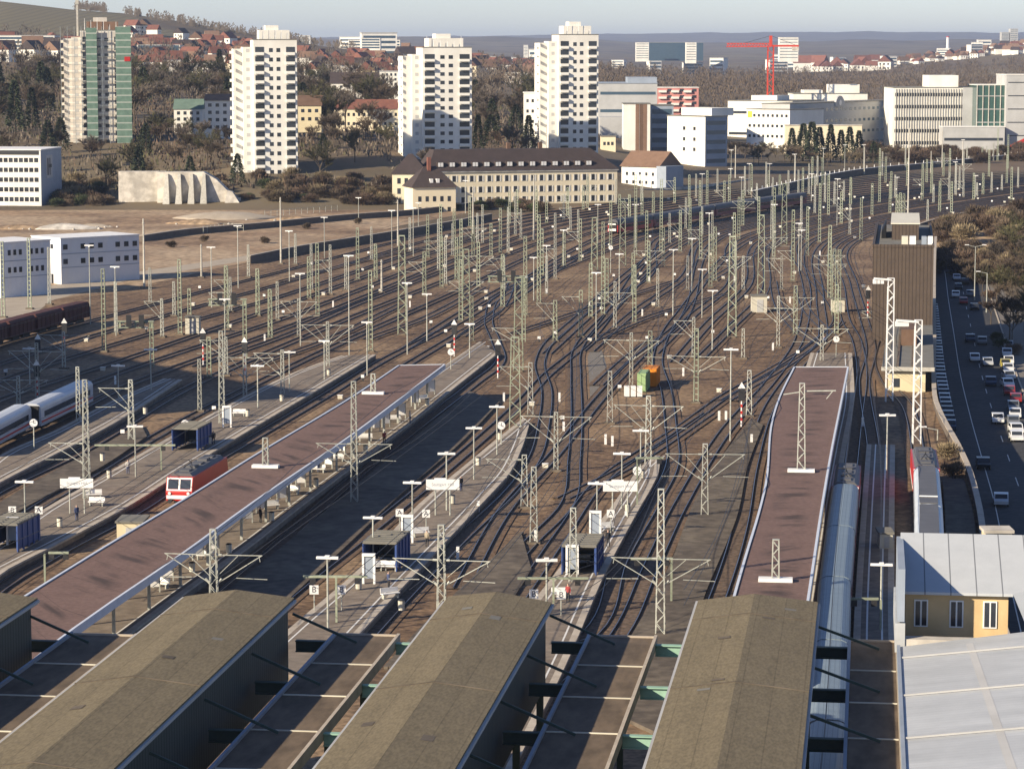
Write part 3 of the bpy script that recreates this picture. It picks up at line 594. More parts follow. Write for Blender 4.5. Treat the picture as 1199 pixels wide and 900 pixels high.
MASTS=[ # photo x, top y, foot y, kind, arms
(415,447,590,'L',2),(773,573,745,'L',2),(825,520,605,'L',2),(651,483,552,'l',2),(714,435,496,'L',0),(102,445,591,'L',1),(260,388,502,'L',0),(251,620,745,'L',2),(517,615,745,'L',2),(671,595,690,'L',0),
(625,547,637,'L',0),(614,533,595,'L',1),(621,425,487,'L',1),(603,395,505,'W',0),(759,464,545,'L',2),(739,390,452,'l',2),(761,388,440,'G',0),(815,385,472,'D',2),(877,434,488,'L',0),(911,347,407,'l',2),(962,381,427,'l',2),
(35,279,362,'D',0),(169,256,337,'C',0),(211,304,392,'D',0),(122,315,412,'D',0),(136,330,391,'l',0),(58,290,357,'l',0),(4,283,372,'D',0),(176,314,356,'l',2),(204,330,370,'l',0),(222,338,370,'D',0),(236,286,325,'C',0),(291,287,325,'l',1),
(329,231,309,'C',0),(346,274,310,'l',0),(302,315,370,'G',2),(362,301,350,'G',2),(372,285,370,'D',1),(387,287,345,'l',1),(419,267,328,'D',0),(435,266,305,'l',1),(440,286,328,'G',0),(447,304,343,'C',0),(434,317,412,'D',0),(466,234,289,'C',0),
(471,276,392,'W',0),(501,252,302,'D',0),(497,295,347,'G',1),(517,277,337,'D',1),(540,257,320,'D',2),(546,292,372,'W',2),(552,347,400,'G',0),(554,218,275,'C',0),(559,250,285,'l',0),(586,244,297,'D',0),(595,243,297,'l',0),(384,377,430,'l',2),
(625,205,282,'C',0),(631,252,355,'G',0),(615,277,370,'G',0),(650,250,327,'l',1),(677,246,281,'l',0),(696,255,317,'W',0),(706,260,317,'G',0),(715,235,290,'D',0),(729,236,312,'W',0),(744,205,300,'D',0),(757,247,301,'D',0),(774,210,295,'D',2),(784,250,285,'l',0),
(797,250,280,'l',0),(807,205,243,'D',0),(822,242,275,'l',0),(834,247,281,'l',0),(865,231,280,'D',2),(857,277,395,'W',0),(891,252,345,'W',0),(650,352,400,'G',1),(607,325,435,'W',1),(812,372,418,'l',1),(870,385,420,'l',0),
(906,220,302,'D',0),(918,215,287,'W',0),(928,246,330,'D',1),(931,335,393,'G',2),(938,230,270,'l',0),(960,215,258,'D',0),(971,264,350,'D',2),(976,292,370,'G',2),(982,293,368,'G',0),(1008,232,282,'G',2),(1021,215,252,'D',0),(1042,213,250,'D',0),(1050,228,262,'G',0),(1054,226,262,'G',0),(1058,227,262,'G',0),
(1063,150,264,'C',1),(1086,234,259,'l',0),(1114,213,250,'D',2),(1184,196,241,'D',0),(1028,361,390,'l',1),
(92,430,500,'l',0),(154,445,517,'L',1),(234,421,482,'l',0),(245,395,443,'D',0),(265,395,440,'l',1),(287,415,468,'l',2),(44,402,470,'l',2),(22,441,480,'l',2),(75,389,432,'l',2),(331,410,468,'l',1),(384,388,434,'l',0),
# far bundle towards the right edge
(640,235,262,'D',0),(660,228,258,'l',0),(668,242,270,'l',1),(683,218,246,'D',0),(721,210,240,'l',0),(737,228,262,'G',1),(752,212,236,'l',0),(765,225,258,'G',0),(790,208,238,'D',1),(803,232,268,'l',1),(815,204,232,'l',0),(828,200,240,'D',0),(840,198,226,'l',0),(848,212,248,'D',1),(854,205,242,'D',0),(861,170,212,'C',0),(872,195,230,'l',0),(880,193,229,'D',0),(886,215,250,'l',1),(897,190,225,'l',0),(900,200,222,'D',0),
(913,205,240,'G',0),(923,200,232,'l',1),(931,182,215,'C',0),(940,197,231,'D',1),(947,192,228,'l',0),(951,184,218,'D',0),(957,183,218,'l',0),(964,178,200,'C',0),(970,205,252,'D',0),(977,213,240,'l',0),(988,212,236,'l',1),(996,208,240,'G',0),(1012,172,205,'C',0),(1030,174,206,'D',0),(1033,178,206,'l',0),(1037,184,214,'D',0),(1048,205,232,'l',0),(1060,172,200,'l',0),
(1080,192,235,'G',1),(1085,187,214,'D',0),(1090,177,203,'C',0),(1103,152,197,'C',0),(1093,216,238,'l',0),(1112,174,208,'D',0),(1119,192,229,'l',0),(1127,165,195,'C',0),(1132,171,192,'l',0),(1128,211,231,'l',1),(1140,203,234,'D',0),(1150,172,192,'D',0),(1151,203,228,'G',0),(1155,171,190,'l',0),(1158,175,207,'D',0),(1163,168,190,'l',0),(1168,150,190,'D',0),(1173,205,223,'l',0),(1180,158,198,'D',0),(1192,196,220,'l',0),(1161,202,226,'l',0),(1144,214,230,'l',0),
(995,240,275,'l',1),(985,225,262,'D',1),(905,262,315,'l',2),(915,300,340,'l',1),(945,262,300,'G',1),(870,300,340,'l',0),(805,300,340,'l',1),(770,315,360,'l',2),(720,330,385,'l',2),(680,340,395,'D',1),(590,300,340,'l',1),(565,240,285,'l',1),(530,262,300,'l',1),(480,255,295,'l',0),(405,300,340,'l',1),(325,330,375,'l',1),(270,325,365,'l',1),(350,350,395,'l',2),(190,350,395,'l',1),(640,300,345,'l',1),(575,262,300,'D',1),(610,245,280,'l',1)]
n=0
while n<62:
    Lc=TL[R_.randrange(len(TL))]; q=Lc[R_.randrange(len(Lc))]
    if not 470<q.y<1150: continue
    x,y=P((q.x+2.4,q.y,0))
    if not(5<x<1195) or y<195 or (x>985 and y>270) or any(abs(m[0]-x)<4 and abs(m[2]-y)<9 for m in MASTS): continue
    n+=1; MASTS.append((x,y-R_.uniform(8.5,12)*F/q.y,y,R_.choice('DDlG'),R_.choice((0,0,0,1,2))))
for x,yt,yb,ty,ar in MASTS: mast(x,yt,yb,ty,0.,0 if (ar and yb<385 and ty in 'DGl' and R_.random()<.55) else ar,L=4.3 if yb>420 else 3.4)
# masts standing on the canopies have a pale foot plate
def roofmast(x,yt,yb,h_lab,arms,z=5.12):
    g=G(x,yb,z); h=A(x,yt,g.y).z-z; r=thing('lattice_mast',h_lab,'mast',g,-.12); mb=MB(); m_lattice(mb,h,.42 if h>7 else .3,.25,.09); mb.build('column',M['steel'],r,fix=False)
    mb=MB(); mb.box(-1.45,1.45,-.5,.5,-.02,.3); mb.build('footing',M['white'],r)
    if arms: mb=MB(); mb.beam((.2,0,h-.8),(3.6,0,h-.7),.12); mb.beam((3.3,0,h-.7),(2.6,0,h-1.6),.08); mb.beam((-.2,0,h-.9),(-2.,0,h-1.2),.1); mb.build('cantilever_arm',M['steel'],r,fix=False)
roofmast(938,449,552,'tall lattice mast with white foot standing on the right canopy, farther one',1)
roofmast(908,632,680,'short lattice mast with white foot standing on the right canopy, nearer one',0)
roofmast(311,513,547,'short slim mast with white foot on the diagonal canopy, nearer one',0)
roofmast(437,438,461,'short slim mast with white foot on the diagonal canopy, farther one',0)
# ================================================================== LAMPS
def lampproto(h):
    r=thing('platform_lamp','lamp','lamp'); mb=MB(); mb.tube((0,0,0),(0,0,h),.095,.075,8); mb.build('pole',M['steel'],r)
    mb=MB(); mb.box(-.95,.95,-.17,.17,h,h+.2); mb.box(-.2,.2,-.22,.22,h+.2,h+.3); mb.build('lamp_head',M['white'],r); return r
def yardlampproto(h):
    r=thing('yard_lamp','lamp','lamp'); mb=MB(); mb.tube((0,0,0),(0,0,h),.11,.08,8); mb.build('pole',M['steel'],r)
    mb=MB(); mb.box(-.85,.85,-.18,.18,h,h+.2); mb.box(-.12,.12,-.25,.25,h-.2,h); mb.build('lamp_head',M['white'],r); return r
LP={}
def lamp(x,yt,yb,z=0.,yard=False):
    g=G(x,yb,z); h=A(x,yt,g.y).z-z; q=max(3,round(h)); k=(q,yard); rz=-.05+R_.uniform(-.12,.12)
    if k in LP: r=dup(LP[k],g,rz)
    else: r=LP[k]=(yardlampproto if yard else lampproto)(q); r.location=g; r.rotation_euler=(0,0,rz)
    r.scale=(1,1,h/q); reg(r,('tall ' if yard else '')+'T-shaped lamp post',g,'yard lamp posts' if yard else 'platform lamp posts')
for x,t,b in [(437,607,662),(384,654,735),(582,477,532),(555,502,561),(523,532,597),(483,566,622),(750,505,562),(728,532,595),(699,567,625),(640,657,715),(139,429,472),(35,409,450),(177,410,457),(159,500,558),(30,565,630),(302,429,477),(339,413,458)]: lamp(x,t,b,.8)
lamp(1038,487,560,0.5); lamp(1031,662,737,.5); lamp(855,410,517)
for x,t,b in [(106,288,380),(136,313,393),(248,290,360),(279,265,337),(264,351,430),(339,271,330),(380,255,302),(352,321,405),(409,300,417),(459,247,315),(477,332,415),(484,244,300),(788,293,370),(698,320,399),(810,280,342),(834,341,410),(822,316,372),(830,250,320),(938,270,318),(725,298,352),(625,302,352),(640,288,330),(660,270,312),(935,262,318),(980,210,265),(906,240,290),(744,240,290),(700,240,285),(550,380,425),(430,378,440),(500,345,400),(380,400,450)]: lamp(x,t,b,0,True)
for x,t,b in [(856,176,212),(901,192,223),(930,181,216),(877,192,228),(855,198,226),(989,170,203),(964,174,202),(1011,170,204),(1127,164,193),(1060,170,196),(822,204,240),(750,205,236),(868,208,246),(950,204,236),(1050,208,232),(1118,190,226),(1142,206,232),(545,212,250),(420,232,262),(490,238,268)]: lamp(x,t,b,0,True)
# street lamps
def streetlamp(x,yt,yb,two,label):
    g=G(x,yb,-5); h=A(x,yt,g.y).z+5; r=thing('street_lamp',label,'street lamp',g); mb=MB(); mb.tube((0,0,0),(0,0,h-.3),.14,.08,8); 
    for s in ((-1,1) if two else (-1,)): mb.beam((0,0,h-.35),(s*1.9,0,h),.09)
    mb.build('pole',M['steel'],r)
    for s in ((-1,1) if two else (-1,)): mb=MB(); mb.box(s*1.9-.45,s*1.9+.45,-.16,.16,h-.02,h+.14); mb.build('lamp_head',M['white'],r)
streetlamp(1141,287,352,True,'double-armed street lamp standing beside the low street near the bushes')
streetlamp(1155,318,366,False,'slim street lamp right of the low street, beyond the parked cars')
streetlamp(1097,500,560,False,'street lamp standing left of the low street near the beige house')
streetlamp(1131,560,600,False,'short lamp post on the shaded strip by the retaining wall, farther one')
streetlamp(1136,590,640,False,'short lamp post on the shaded strip by the retaining wall, nearer one')
# floodlight masts
def flood(x,yt,yb,label,xl):
    g=G(x,yb); h=A(x,yt,g.y).z; w=XatPx(xl,g.y)-g.x; r=thing('floodlight_mast',label,'mast',g); mb=MB(); m_lattice(mb,h,.5,.42,.11); mb.build('column',M['white'],r,fix=False)
    mb=MB(); s=1 if w>0 else -1; mb.beam((0,.31,h-.2),(w,.31,h),.22); mb.beam((0,-.31,h-.2),(w,-.31,h),.22)
    for k in range(5): mb.beam((w*k/5,-.3,h-.15),(w*(k+1)/5,.3,h-.1),.08)
    mb.build('lamp_arm',M['white'],r,fix=False)
    for f in (.55,.75,.95): mb=MB(); mb.box(w*f-.28,w*f+.28,-.3,.3,h-.75,h-.12); mb.build('floodlight',M['white'],r)
flood(1041,326,470,'white lattice floodlight mast with left arm before the tall brown block',1023)
flood(1073,375,520,'white lattice floodlight mast with left arm before the beige house',1050)
# ================================================================== SIGNALS, GANTRIES, BOXES
def sigproto():
    r=thing('railway_signal','signal','signal'); mb=MB(); mb.tube((0,0,0),(0,0,4.2),.10,.09,8); mb.build('pole',M['white'],r)
    mb=MB(); mb.box(-.42,.42,-.18,.18,3.6,5.2); mb.build('signal_head',M['dark'],r)
    mb=MB(); mb.add([(-.5,-.2,5.25),(.5,-.2,5.25),(0,-.2,6.1),(-.5,-.12,5.25),(.5,-.12,5.25),(0,-.12,6.1)],[(0,1,2),(5,4,3),(0,3,4,1),(1,4,5,2),(2,5,3,0)]); mb.build('speed_board',M['white'],r)
    for k in range(3): mb=MB(); mb.box(-.12,.12,-.12,.12,.9+k*.9,1.3+k*.9); mb.build('mast_band',M['red'],r)
    return r
sp=None
for x,b in [(76,415),(238,428),(45,436),(44,470),(287,440),(532,417),(1016,372),(868,500),(583,443)]:
    g=G(x,b); 
    if sp is None: sp=sigproto(); r=sp; r.location=g
    else: r=dup(sp,g,R_.uniform(-.2,.2))
    reg(r,'dark-headed railway signal',g,'railway signals')
def gantry(x0,x1,yt,ybs,label,z=0.):
    g=G(x1,ybs,z); h=A(x1,yt,g.y).z-z; w=XatPx(x0,g.y)-g.x; r=thing('signal_gantry',label,'gantry',g); mb=MB(); m_ladder(mb,h,.3,.14); mb.build('column',M['green_steel'],r,fix=False)
    mb=MB(); mb.beam((w-.3,0,h+.25),(.4,0,h+.25),.5,.18); mb.beam((w-.3,0,h-.75),(.4,0,h-.75),.5,.14); n=int(abs(w)/1.2)
    for k in range(n+1): mb.beam((w*k/n,0,h-.7),(w*k/n,0,h+.2),.3,.1)
    for k in range(n): mb.beam((w*k/n,.1,h-.7),(w*(k+1)/n,.1,h+.2),.08)
    mb.build('bridge',M['green_steel'],r,fix=False)
    for f in (.3,.7): mb=MB(); mb.box(w*f-.4,w*f+.4,-.7,-.4,h-.6,h+1.3); mb.build('signal_head',M['dark'],r)
gantry(246,287,352,420,'green signal gantry reaching left from one column, left part of the yard')
gantry(140,178,378,430,'small green signal gantry in front of the white container offices')
gantry(573,613,325,400,'signal bridge with white board over the throat tracks')
def sgn(x0,x1,yt,yb,text,label):
    xm=(x0+x1)/2; g=G(xm,yb+30,.8); a=A(x0,yt,g.y); b=A(x1,yb,g.y); w=(b.x-a.x); h0=b.z-.8; h1=a.z-.8
    r=thing('station_sign',label,'sign',g); mb=MB()
    for s in (-.22,.22): mb.tube((s*w,.06,0),(s*w,.06,h1),.08,.08,8)
    mb.build('post',M['steel'],r); mb=MB(); mb.box(-w/2,w/2,-.1,0,h0,h1); mb.box(-w*.25,w*.1,-.05,.3,h1,h1+.12); mb.build('board',M['white'],r)
    lettering(text,r,(0,-.105,(h0+h1)/2),(h1-h0)*.3,M['wallbg'])
def lettering(text,parent,loc,size,m=None,rz=0):
    c=bpy.data.curves.new('letters','FONT'); c.body=text; c.size=size*1.35; c.align_x='CENTER'; c.align_y='CENTER'; c.extrude=.004
    t=bpy.data.objects.new('lettering',c); COL.objects.link(t); bpy.context.view_layer.update(); dg=bpy.context.evaluated_depsgraph_get()
    me=bpy.data.meshes.new_from_object(t.evaluated_get(dg)); bpy.data.objects.remove(t); me.materials.clear(); me.materials.append(m or M['ink'])
    o=ob('lettering',me,parent,loc); o.rotation_euler=(math.pi/2,0,rz); return o
sgn(71,110,560,571,'Stuttgart Hbf','white station name board on the platform left of the red locomotive')
sgn(499,538,561,573,'Stuttgart Hbf','white station name board on the middle platform')
sgn(706,746,563,575,'Stuttgart Hbf','white station name board on the platform right of the middle one')
CUBE=None
for x,y,t,l in [(15,597,'B','white hanging letter B sign left of the lamp, at the left edge'),(46,597,'A','white hanging letter A sign right of the lamp, at the left edge'),(468,600,'A','white letter A sign in front of the middle station sign, the left one'),(499,601,'A','white letter A sign in front of the middle station sign, the right one'),
 (368,690,'B','white letter B sign before the middle blue shelter, the left one'),(400,690,'B','white letter B sign before the middle blue shelter, the right one'),(715,601,'A','white letter A sign in front of the right station sign'),(625,695,'B','white letter B sign near the lower middle raised roof, the left one'),(657,696,'B','white letter B sign near the lower middle raised roof, the right one')]:
    g=G(x,y+24,.8); zc=A(x,y,g.y).z; r=thing('letter_sign',l,'sign',g); mb=MB(); mb.tube((0,.06,0),(0,.06,zc-.8+.3),.05,.05,6); mb.build('post',M['steel'],r)
    mb=MB(); mb.box(-.4,.4,-.08,.0,zc-.8-.4,zc-.8+.4); mb.build('board',M['white'],r); lettering(t,r,(0,-.085,zc-.8),.55)
# portal frames over the platforms (loudspeaker / display beams)
def portal(x0,x1,yt,yb,z,label,px=None):
    xm=px or (x0+x1)/2; g=G(xm,yb,z); h=A(xm,yt,g.y).z-z; a=XatPx(x0,g.y)-g.x; b=XatPx(x1,g.y)-g.x; r=thing('display_frame',label,'frame',g)
    mb=MB(); mb.beam((0,0,0),(0,0,h),.18); mb.build('post',M['green_steel'],r); mb=MB(); mb.beam((a,0,h+.1),(b,0,h+.1),.2); mb.build('crossbar',M['green_steel'],r)
    for f in (.15,.85): mb=MB(); c=a+(b-a)*f; mb.box(c-.25,c+.25,-.12,.12,h-.55,h-.0); mb.build('display_panel',M['dark'],r)
portal(352,428,676,728,.8,'green crossbar frame with hanging displays before the middle blue shelter',394)
portal(606,690,678,706,.8,'green crossbar frame with hanging displays before the right blue shelter',648)
portal(108,203,522,550,.8,'crossbar frame in front of the left blue shelter',189); portal(51,75,648,690,0,'green angle frame with displays left of the long canopy foot',53)
portal(1000,1034,702,737,.5,'yellowish crossbar frame on the dark platform beside the blue grey train',1031); portal(745,778,537,590,.8,'green frame at the tip of the right sign platform',746); portal(740,790,655,703,.3,'green frame with displays on the broad low platform',786)
# shelters
def shelter(x,yb,label,L=6.5,W=3.0,rz=-.5):
    g=G(x,yb,.8); rz=-heading(g); r=thing('waiting_shelter',label,'shelter',g,rz,'blue waiting shelters on the platforms'); mb=MB(); mb.box(-W/2-.15,W/2+.15,-.15,L+.15,2.6,2.78); 
    for k in range(7): mb.box(-W/2-.1,W/2+.1,L*k/6.5,L*k/6.5+.12,2.782,2.86)
    mb.build('roof',M['greyroof'],r)
    for s in (-1,1): mb=MB(); mb.box(s*W/2-.06,s*W/2+.06,0,L,.15,2.6); mb.build('side_panel',M['blue'],r)
    mb=MB(); mb.box(-W/2+.07,W/2-.07,L-.08,L,.1,2.6); mb.build('back_panel',M['glassb'],r)
    for s in (-1,1):
        for k in range(5): mb=MB(); y=L*k/4; mb.box(s*(W/2+.065)-.0 if s>0 else -W/2-.165,W/2+.165 if s>0 else -W/2-.065,y-.22,y+.22,0,2.6); mb.build('post',M['blue'],r)
    mb=MB(); mb.box(-W/2+.4,W/2-.4,L-.7,L-.25,.4,.48); mb.box(-W/2+.5,-W/2+.6,L-.6,L-.3,0,.4); mb.box(W/2-.6,W/2-.5,L-.6,L-.3,0,.4); mb.build('bench',M['steel'],r)
shelter(217,527,'blue glass waiting shelter on the platform left of the red locomotive'); shelter(445,668,'blue glass waiting shelter on the middle platform'); shelter(678,672,'blue glass waiting shelter on the right sign platform'); shelter(3,645,'blue glass waiting shelter cut off by the left picture edge')
# ticket machines / white frames next to shelters, benches
def kiosk(x,yb,label):
    g=G(x,yb,.8); r=thing('info_column',label,'information stand',g,-.1); mb=MB(); mb.box(-.62,-.42,-.15,.15,0,2.6); mb.box(.42,.62,-.15,.15,0,2.6); mb.box(-.62,.62,-.2,.2,2.6,2.85); mb.build('frame',M['white'],r)
    mb=MB(); mb.box(-.41,.41,-.06,.06,.5,2.5); mb.build('poster_board',M['wallbg'],r)
for x,y,l in [(477,635,'white framed information stand behind the middle blue shelter'),(432,683,'white framed information stand before the middle blue shelter'),(697,630,'white framed information stand behind the right blue shelter'),(670,672,'white framed information stand before the right blue shelter'),(266,500,'white framed information stand right of the left blue shelter'),(15,638,'white framed information stand near the left picture edge')]: kiosk(x,y,l)
BN=None
for x,y in [(110,583),(457,700),(493,628),(455,668),(657,700),(280,487),(113,592),(680,660),(20,628),(710,622),(443,668)]:
    g=G(x,y,.8)
    if BN is None:
        BN=r=thing('platform_bench','bench','bench',g,.2); mb=MB(); mb.box(-.9,.9,-.25,.25,.42,.5); mb.build('seat',M['white'],r); mb=MB(); mb.box(-.9,.9,.2,.28,.55,.95); mb.build('backrest',M['white'],r)
        for s in (-.7,.7): mb=MB(); mb.box(s-.06,s+.06,-.2,.24,0,.42); mb.build('leg',M['steel'],r)
    else: r=dup(BN,g,R_.uniform(-.3,.6))
    reg(r,'platform bench',g,'platform benches')
# small equipment along the tracks
def boxproto(nm,w,d,h,m,lid=True):
    r=thing(nm,nm,'equipment box'); mb=MB(); mb.box(-w/2,w/2,-d/2,d/2,0,h); mb.build('housing',m,r)
    if lid: mb=MB(); mb.box(-w/2-.05,w/2+.05,-d/2-.05,d/2+.05,h,h+.07); mb.build('lid',M['white'],r)
    return r
PB=boxproto('switch_box',.7,.5,.5,M['cabinet']); DS=None
def dwarf():
    r=thing('dwarf_signal','dwarf','signal'); mb=MB(); mb.box(-.12,.12,-.1,.1,0,.5); mb.build('post',M['dark'],r); mb=MB(); mb.box(-.27,.27,-.12,.12,.5,.95); mb.build('signal_head',M['white'],r); return r
DS=dwarf(); used=[0,0]
pts=[]
for i,Lc in TL.items():
    s=R_.randint(0,14)
    for k in range(s,len(Lc)-2,17):
        p=Lc[k]
        if p.y<330 or p.y>1050: continue
        t=(Lc[k+1]-p).normalized(); q=p+Vector((t.y,-t.x))*R_.choice((-1.9,1.9)); x,y=P((q.x,q.y,0))
        if -5<x<1200 and y>205 and not(880<x<1100 and y>425): pts.append((q,-math.atan2(t.x,t.y)))
R_.shuffle(pts)
for j,(q,a) in enumerate(pts[:150]):
    src=PB if j%2 else DS; u=j%2; g=Vector((q.x,q.y,.03))
    if not used[u]: used[u]=1; r=src; r.location=g; r.rotation_euler=(0,0,a)
    else: r=dup(src,g,a)
    reg(r,'pale switch box' if u else 'white dwarf signal',g,'switch boxes' if u else 'dwarf signals')
MP=boxproto('kilometre_post',.3,.3,1.3,M['white'],False); first=True
for x,y in [(709,520),(717,522),(135,450),(842,492),(850,492),(1010,500),(880,520),(560,600),(536,655),(627,635),(733,612),(752,370),(640,345),(690,360),(760,330),(500,440),(655,470),(590,470),(660,505),(800,440),(905,410),(860,330),(480,360),(390,360),(310,400),(960,300),(925,355)]:
    g=G(x,y)
    if first: first=False; r=MP; r.location=g
    else: r=dup(MP,g,0)
    reg(r,'low white marker post',g,'white marker posts')
def hut(x0,x1,yt,yb,z,label,dep=3.,m='cabinet'):
    a=G(x0,yb,z); b=A(x1,yb,a.y); h=A(x0,yt,a.y).z-z; w=b.x-a.x; r=thing('relay_hut',label,'hut',a,-.03); mb=MB(); mb.box(0,w,0,dep,0,h); mb.build('wall',M[m],r); mb=MB(); mb.box(-.15,w+.15,-.15,dep+.15,h,h+.18); mb.build('roof',M['greyroof'],r)
    mb=MB(); mb.box(w*.35,w*.75,-.05,-.003,.1,h*.8); mb.build('door',M['wallg'],r)
hut(880,898,347,366,0,'white relay hut beside the tall twin mast','',) if 0 else hut(880,898,347,366,0,'white relay hut beside the tall twin mast',3.)
hut(974,989,351,366,0,'pale yellow relay hut under the three green masts',2.5); hut(217,233,372,391,0,'pale cabinet hut left of the green signal gantry',2.5)
hut(137,167,612,640,.1,'beige equipment shed on the track edge left of the long canopy',4.,'beige'); hut(1030,1045,625,642,.5,'small pointed kiosk hut on the dark platform beside the red train',3.)
for i,(x0,x1) in enumerate([(731,738),(738.6,745.4),(746,753)]):
    a=G(x0,465); w=XatPx(x1,a.y)-a.x; h=A(x0,452,a.y).z; r=thing('white_cabinet',['leftmost','middle','rightmost'][i]+' white electrical cabinet standing in front of the green container','cabinet',a,0,'white cabinets'); mb=MB(); mb.box(0,w*.93,0,.8,.1,h); mb.build('housing',M['white'],r); mb=MB(); mb.box(0.05,w*.88,.1,.7,0,.1); mb.build('plinth',M['dark'],r)
def container(x0,x1,yt,yb,m,label):
    a=G(x0,yb); w=XatPx(x1,a.y)-a.x; h=A(x0,yt,a.y).z; r=thing('container',label,'container',a,-.15); mb=MB(); mb.box(0,w,0,5.5,.1,h)
    for k in range(14): mb.box(w+.002,w+.07,.2+k*.38,.38+k*.38,.2,h-.15)
    mb.build('body',M[m],r); mb=MB()
    for k in (0,1): mb.box(w*.06+k*w*.46,w*.48+k*w*.46,-.07,-.002,.25,h-.2)
    mb.build('door',M[m],r)
    for x in (0.1,w-.3): mb=MB(); mb.box(x,x+.2,.3,5.2,0,.1); mb.build('skid',M['dark'],r)
container(746,757,437,459,'lgreen','pale green container beside the orange one in the throat of the yard'); container(752,769,432,453,'orange','bright orange container beside the pale green one')
# concrete slabs heap areas
sheet('concrete_apron',[G(x,y) for x,y in [(664,431),(668,420),(671,405),(676,402),(679,418),(678,440),(680,462),(676,478),(668,470),(663,452)]],M['pavement'],.012)
sheet('concrete_apron',[G(x,y) for x,y in [(688,418),(694,404),(702,404),(708,420),(712,436),(706,448),(697,462),(691,470),(690,445)]],M['pavement'],.012)
# clocks, bins, boards
def clock(x,y,yb,l,z=.8):
    g=G(x,yb,z); zc=A(x,y,g.y).z-z; r=thing('station_clock',l,'clock',g); mb=MB(); mb.tube((0,0,0),(0,0,zc-.4),.08,.06,8); mb.build('post',M['steel'],r); mb=MB(); mb.tube((0,-.14,zc),(0,.14,zc),.5,.5,20); mb.build('clock_case',M['white'],r)
    mb=MB(); mb.box(-.03,.03,-.16,-.145,zc,zc+.38); mb.box(0,.28,-.16,-.145,zc-.03,zc+.03); mb.build('hands',M['ink'],r)
for a in [(40,495,525,'round white clock on a post beside the white express train'),(217,496,520,'round white clock on a post before the left blue shelter'),(587,498,520,'round white clock at the tip of the middle platform'),(746,551,575,'round white clock at the tip of the right sign platform'),(528,412,432,'round white clock at the tip of the long canopy platform'),(979,397,418,'round white clock at the tip of the right canopy platform')]: clock(*a)
clock(715,290,320,'big round white disc on a post in the middle of the far yard',0.)
BIN=None
for x,y in [(128,560),(70,617),(245,520),(330,470),(385,440),(420,690),(462,640),(530,590),(560,545),(585,515),(470,715),(640,720),(690,650),(735,600),(752,560),(120,540),(170,485),(290,488),(225,670),(268,648),(318,610),(370,570),(428,530),(500,475)]:
    g=G(x,y,.8)
    if BIN is None:
        BIN=r=thing('litter_bin','bin','bin',g); mb=MB(); mb.tube((0,0,.1),(0,0,.95),.28,.3,10); mb.build('body',M['cabinet'],r); mb=MB(); mb.tube((0,0,.95),(0,0,1.05),.33,.2,10); mb.build('lid',M['dark'],r)
    else: r=dup(BIN,g,0)
    reg(r,'pale litter bin',g,'litter bins')
TB=None
for x,y in [(180,693),(196,680),(232,655),(250,648),(290,612),(306,600),(330,588),(352,570),(385,548),(400,532),(440,505),(452,500),(470,490),(486,475),(505,462)]:
    g=G(x,y,.79); a=R_.choice((.5,-.6,.2))
    if TB is None:
        TB=r=thing('timetable_board','board','board',g,a); mb=MB(); mb.box(-.6,.6,-.05,.05,.5,2.1); mb.build('board',M['white'],r)
        for s in (-.55,.55): mb=MB(); mb.box(s-.05,s+.05,-.08,.08,0,2.2); mb.build('leg',M['steel'],r)
    else: r=dup(TB,g,a)
    reg(r,'white timetable board',g,'timetable boards')
for x,y in [(188,688),(240,655),(318,596),(342,578),(372,553),(394,540),(428,516),(462,494),(496,470)]:
    g=G(x,y,.79); r=dup(BN,g,R_.uniform(-.8,.8)); reg(r,'white bench under canopy edge',g,'benches under the long canopy')
# overhead line: messenger and contact wire above each platform track
for i in list(range(1,28)):
    l=[p for p in TL[i] if p.y<760][::3]
    if len(l)<4: continue
    r=thing('overhead_wire','overhead line above the '+TR[i][2],'wire',(0,0,0),0,'overhead lines'); 
    for nm,z0,sag in (('contact_wire',5.7,0),('messenger_wire',7.0,.7)):
        mb=MB()
        for k in range(len(l)-1): f=lambda q:z0-sag*(1-(2*((q%5)/5)-1)**2) if sag else z0; mb.beam((l[k].x,l[k].y,f(k)),(l[k+1].x,l[k+1].y,f(k+1) if (k+1)%5 else z0),.04)
        mb.build(nm,M['dark'],r,fix=False)
# heaps on the brown field
def mound(x,y,w,h,m,l,seed):
    rr=random.Random(seed); g=G(x,y); r=thing('earth_mound',l,'mound',g); mb=MB(); n=22; ph=[rr.uniform(0,6) for _ in range(4)]
    rings=[]
    for k in range(7):
        t=k/7; rings.append([(w*(1-t)*math.cos(a)*(1+.18*math.sin(3*a+ph[0])+.1*math.sin(5*a+ph[1])),w*.5*(1-t)*math.sin(a),h*(1-(1-t)**1.6)+rr.uniform(-.12,.12)*(k>0)-.05*(k==0)) for a in [6.2832*i/n for i in range(n)]])
    mb.loft(rings); mb.build('heap',M[m],r,smooth=True); mb=MB()
    for q in range(14): a=rr.uniform(0,6.28); d=rr.uniform(.6,1.15); s=rr.uniform(.15,.5); cx,cy=w*d*math.cos(a),w*.5*d*math.sin(a); mb.loft([[(cx+s*math.cos(b)*f,cy+s*math.sin(b)*f,zz*s) for b in (.3,1.6,2.9,4.1,5.2)] for f,zz in ((1,-.1),(.9,.7),(.3,1.1))])
    mb.build('stones',M['concrete'],r); r.children[1]['kind']='stuff'
mound(262,256,16,2.2,'path','broad pale gravel mound in front of the ruined concrete wall',1); mound(235,262,9,1.4,'field','low brown earth mound left of the pale gravel mound',2); mound(75,268,10,1.6,'concrete','heap of pale broken concrete on the brown field above the container offices',3); mound(25,268,8,1.2,'field','low earth heap at the left edge of the brown field',4); mound(110,266,6,1.,'path','small pale rubble heap right of the broken concrete',5); mound(345,258,7,1.2,'field','small brown heap near the pale fence',6)
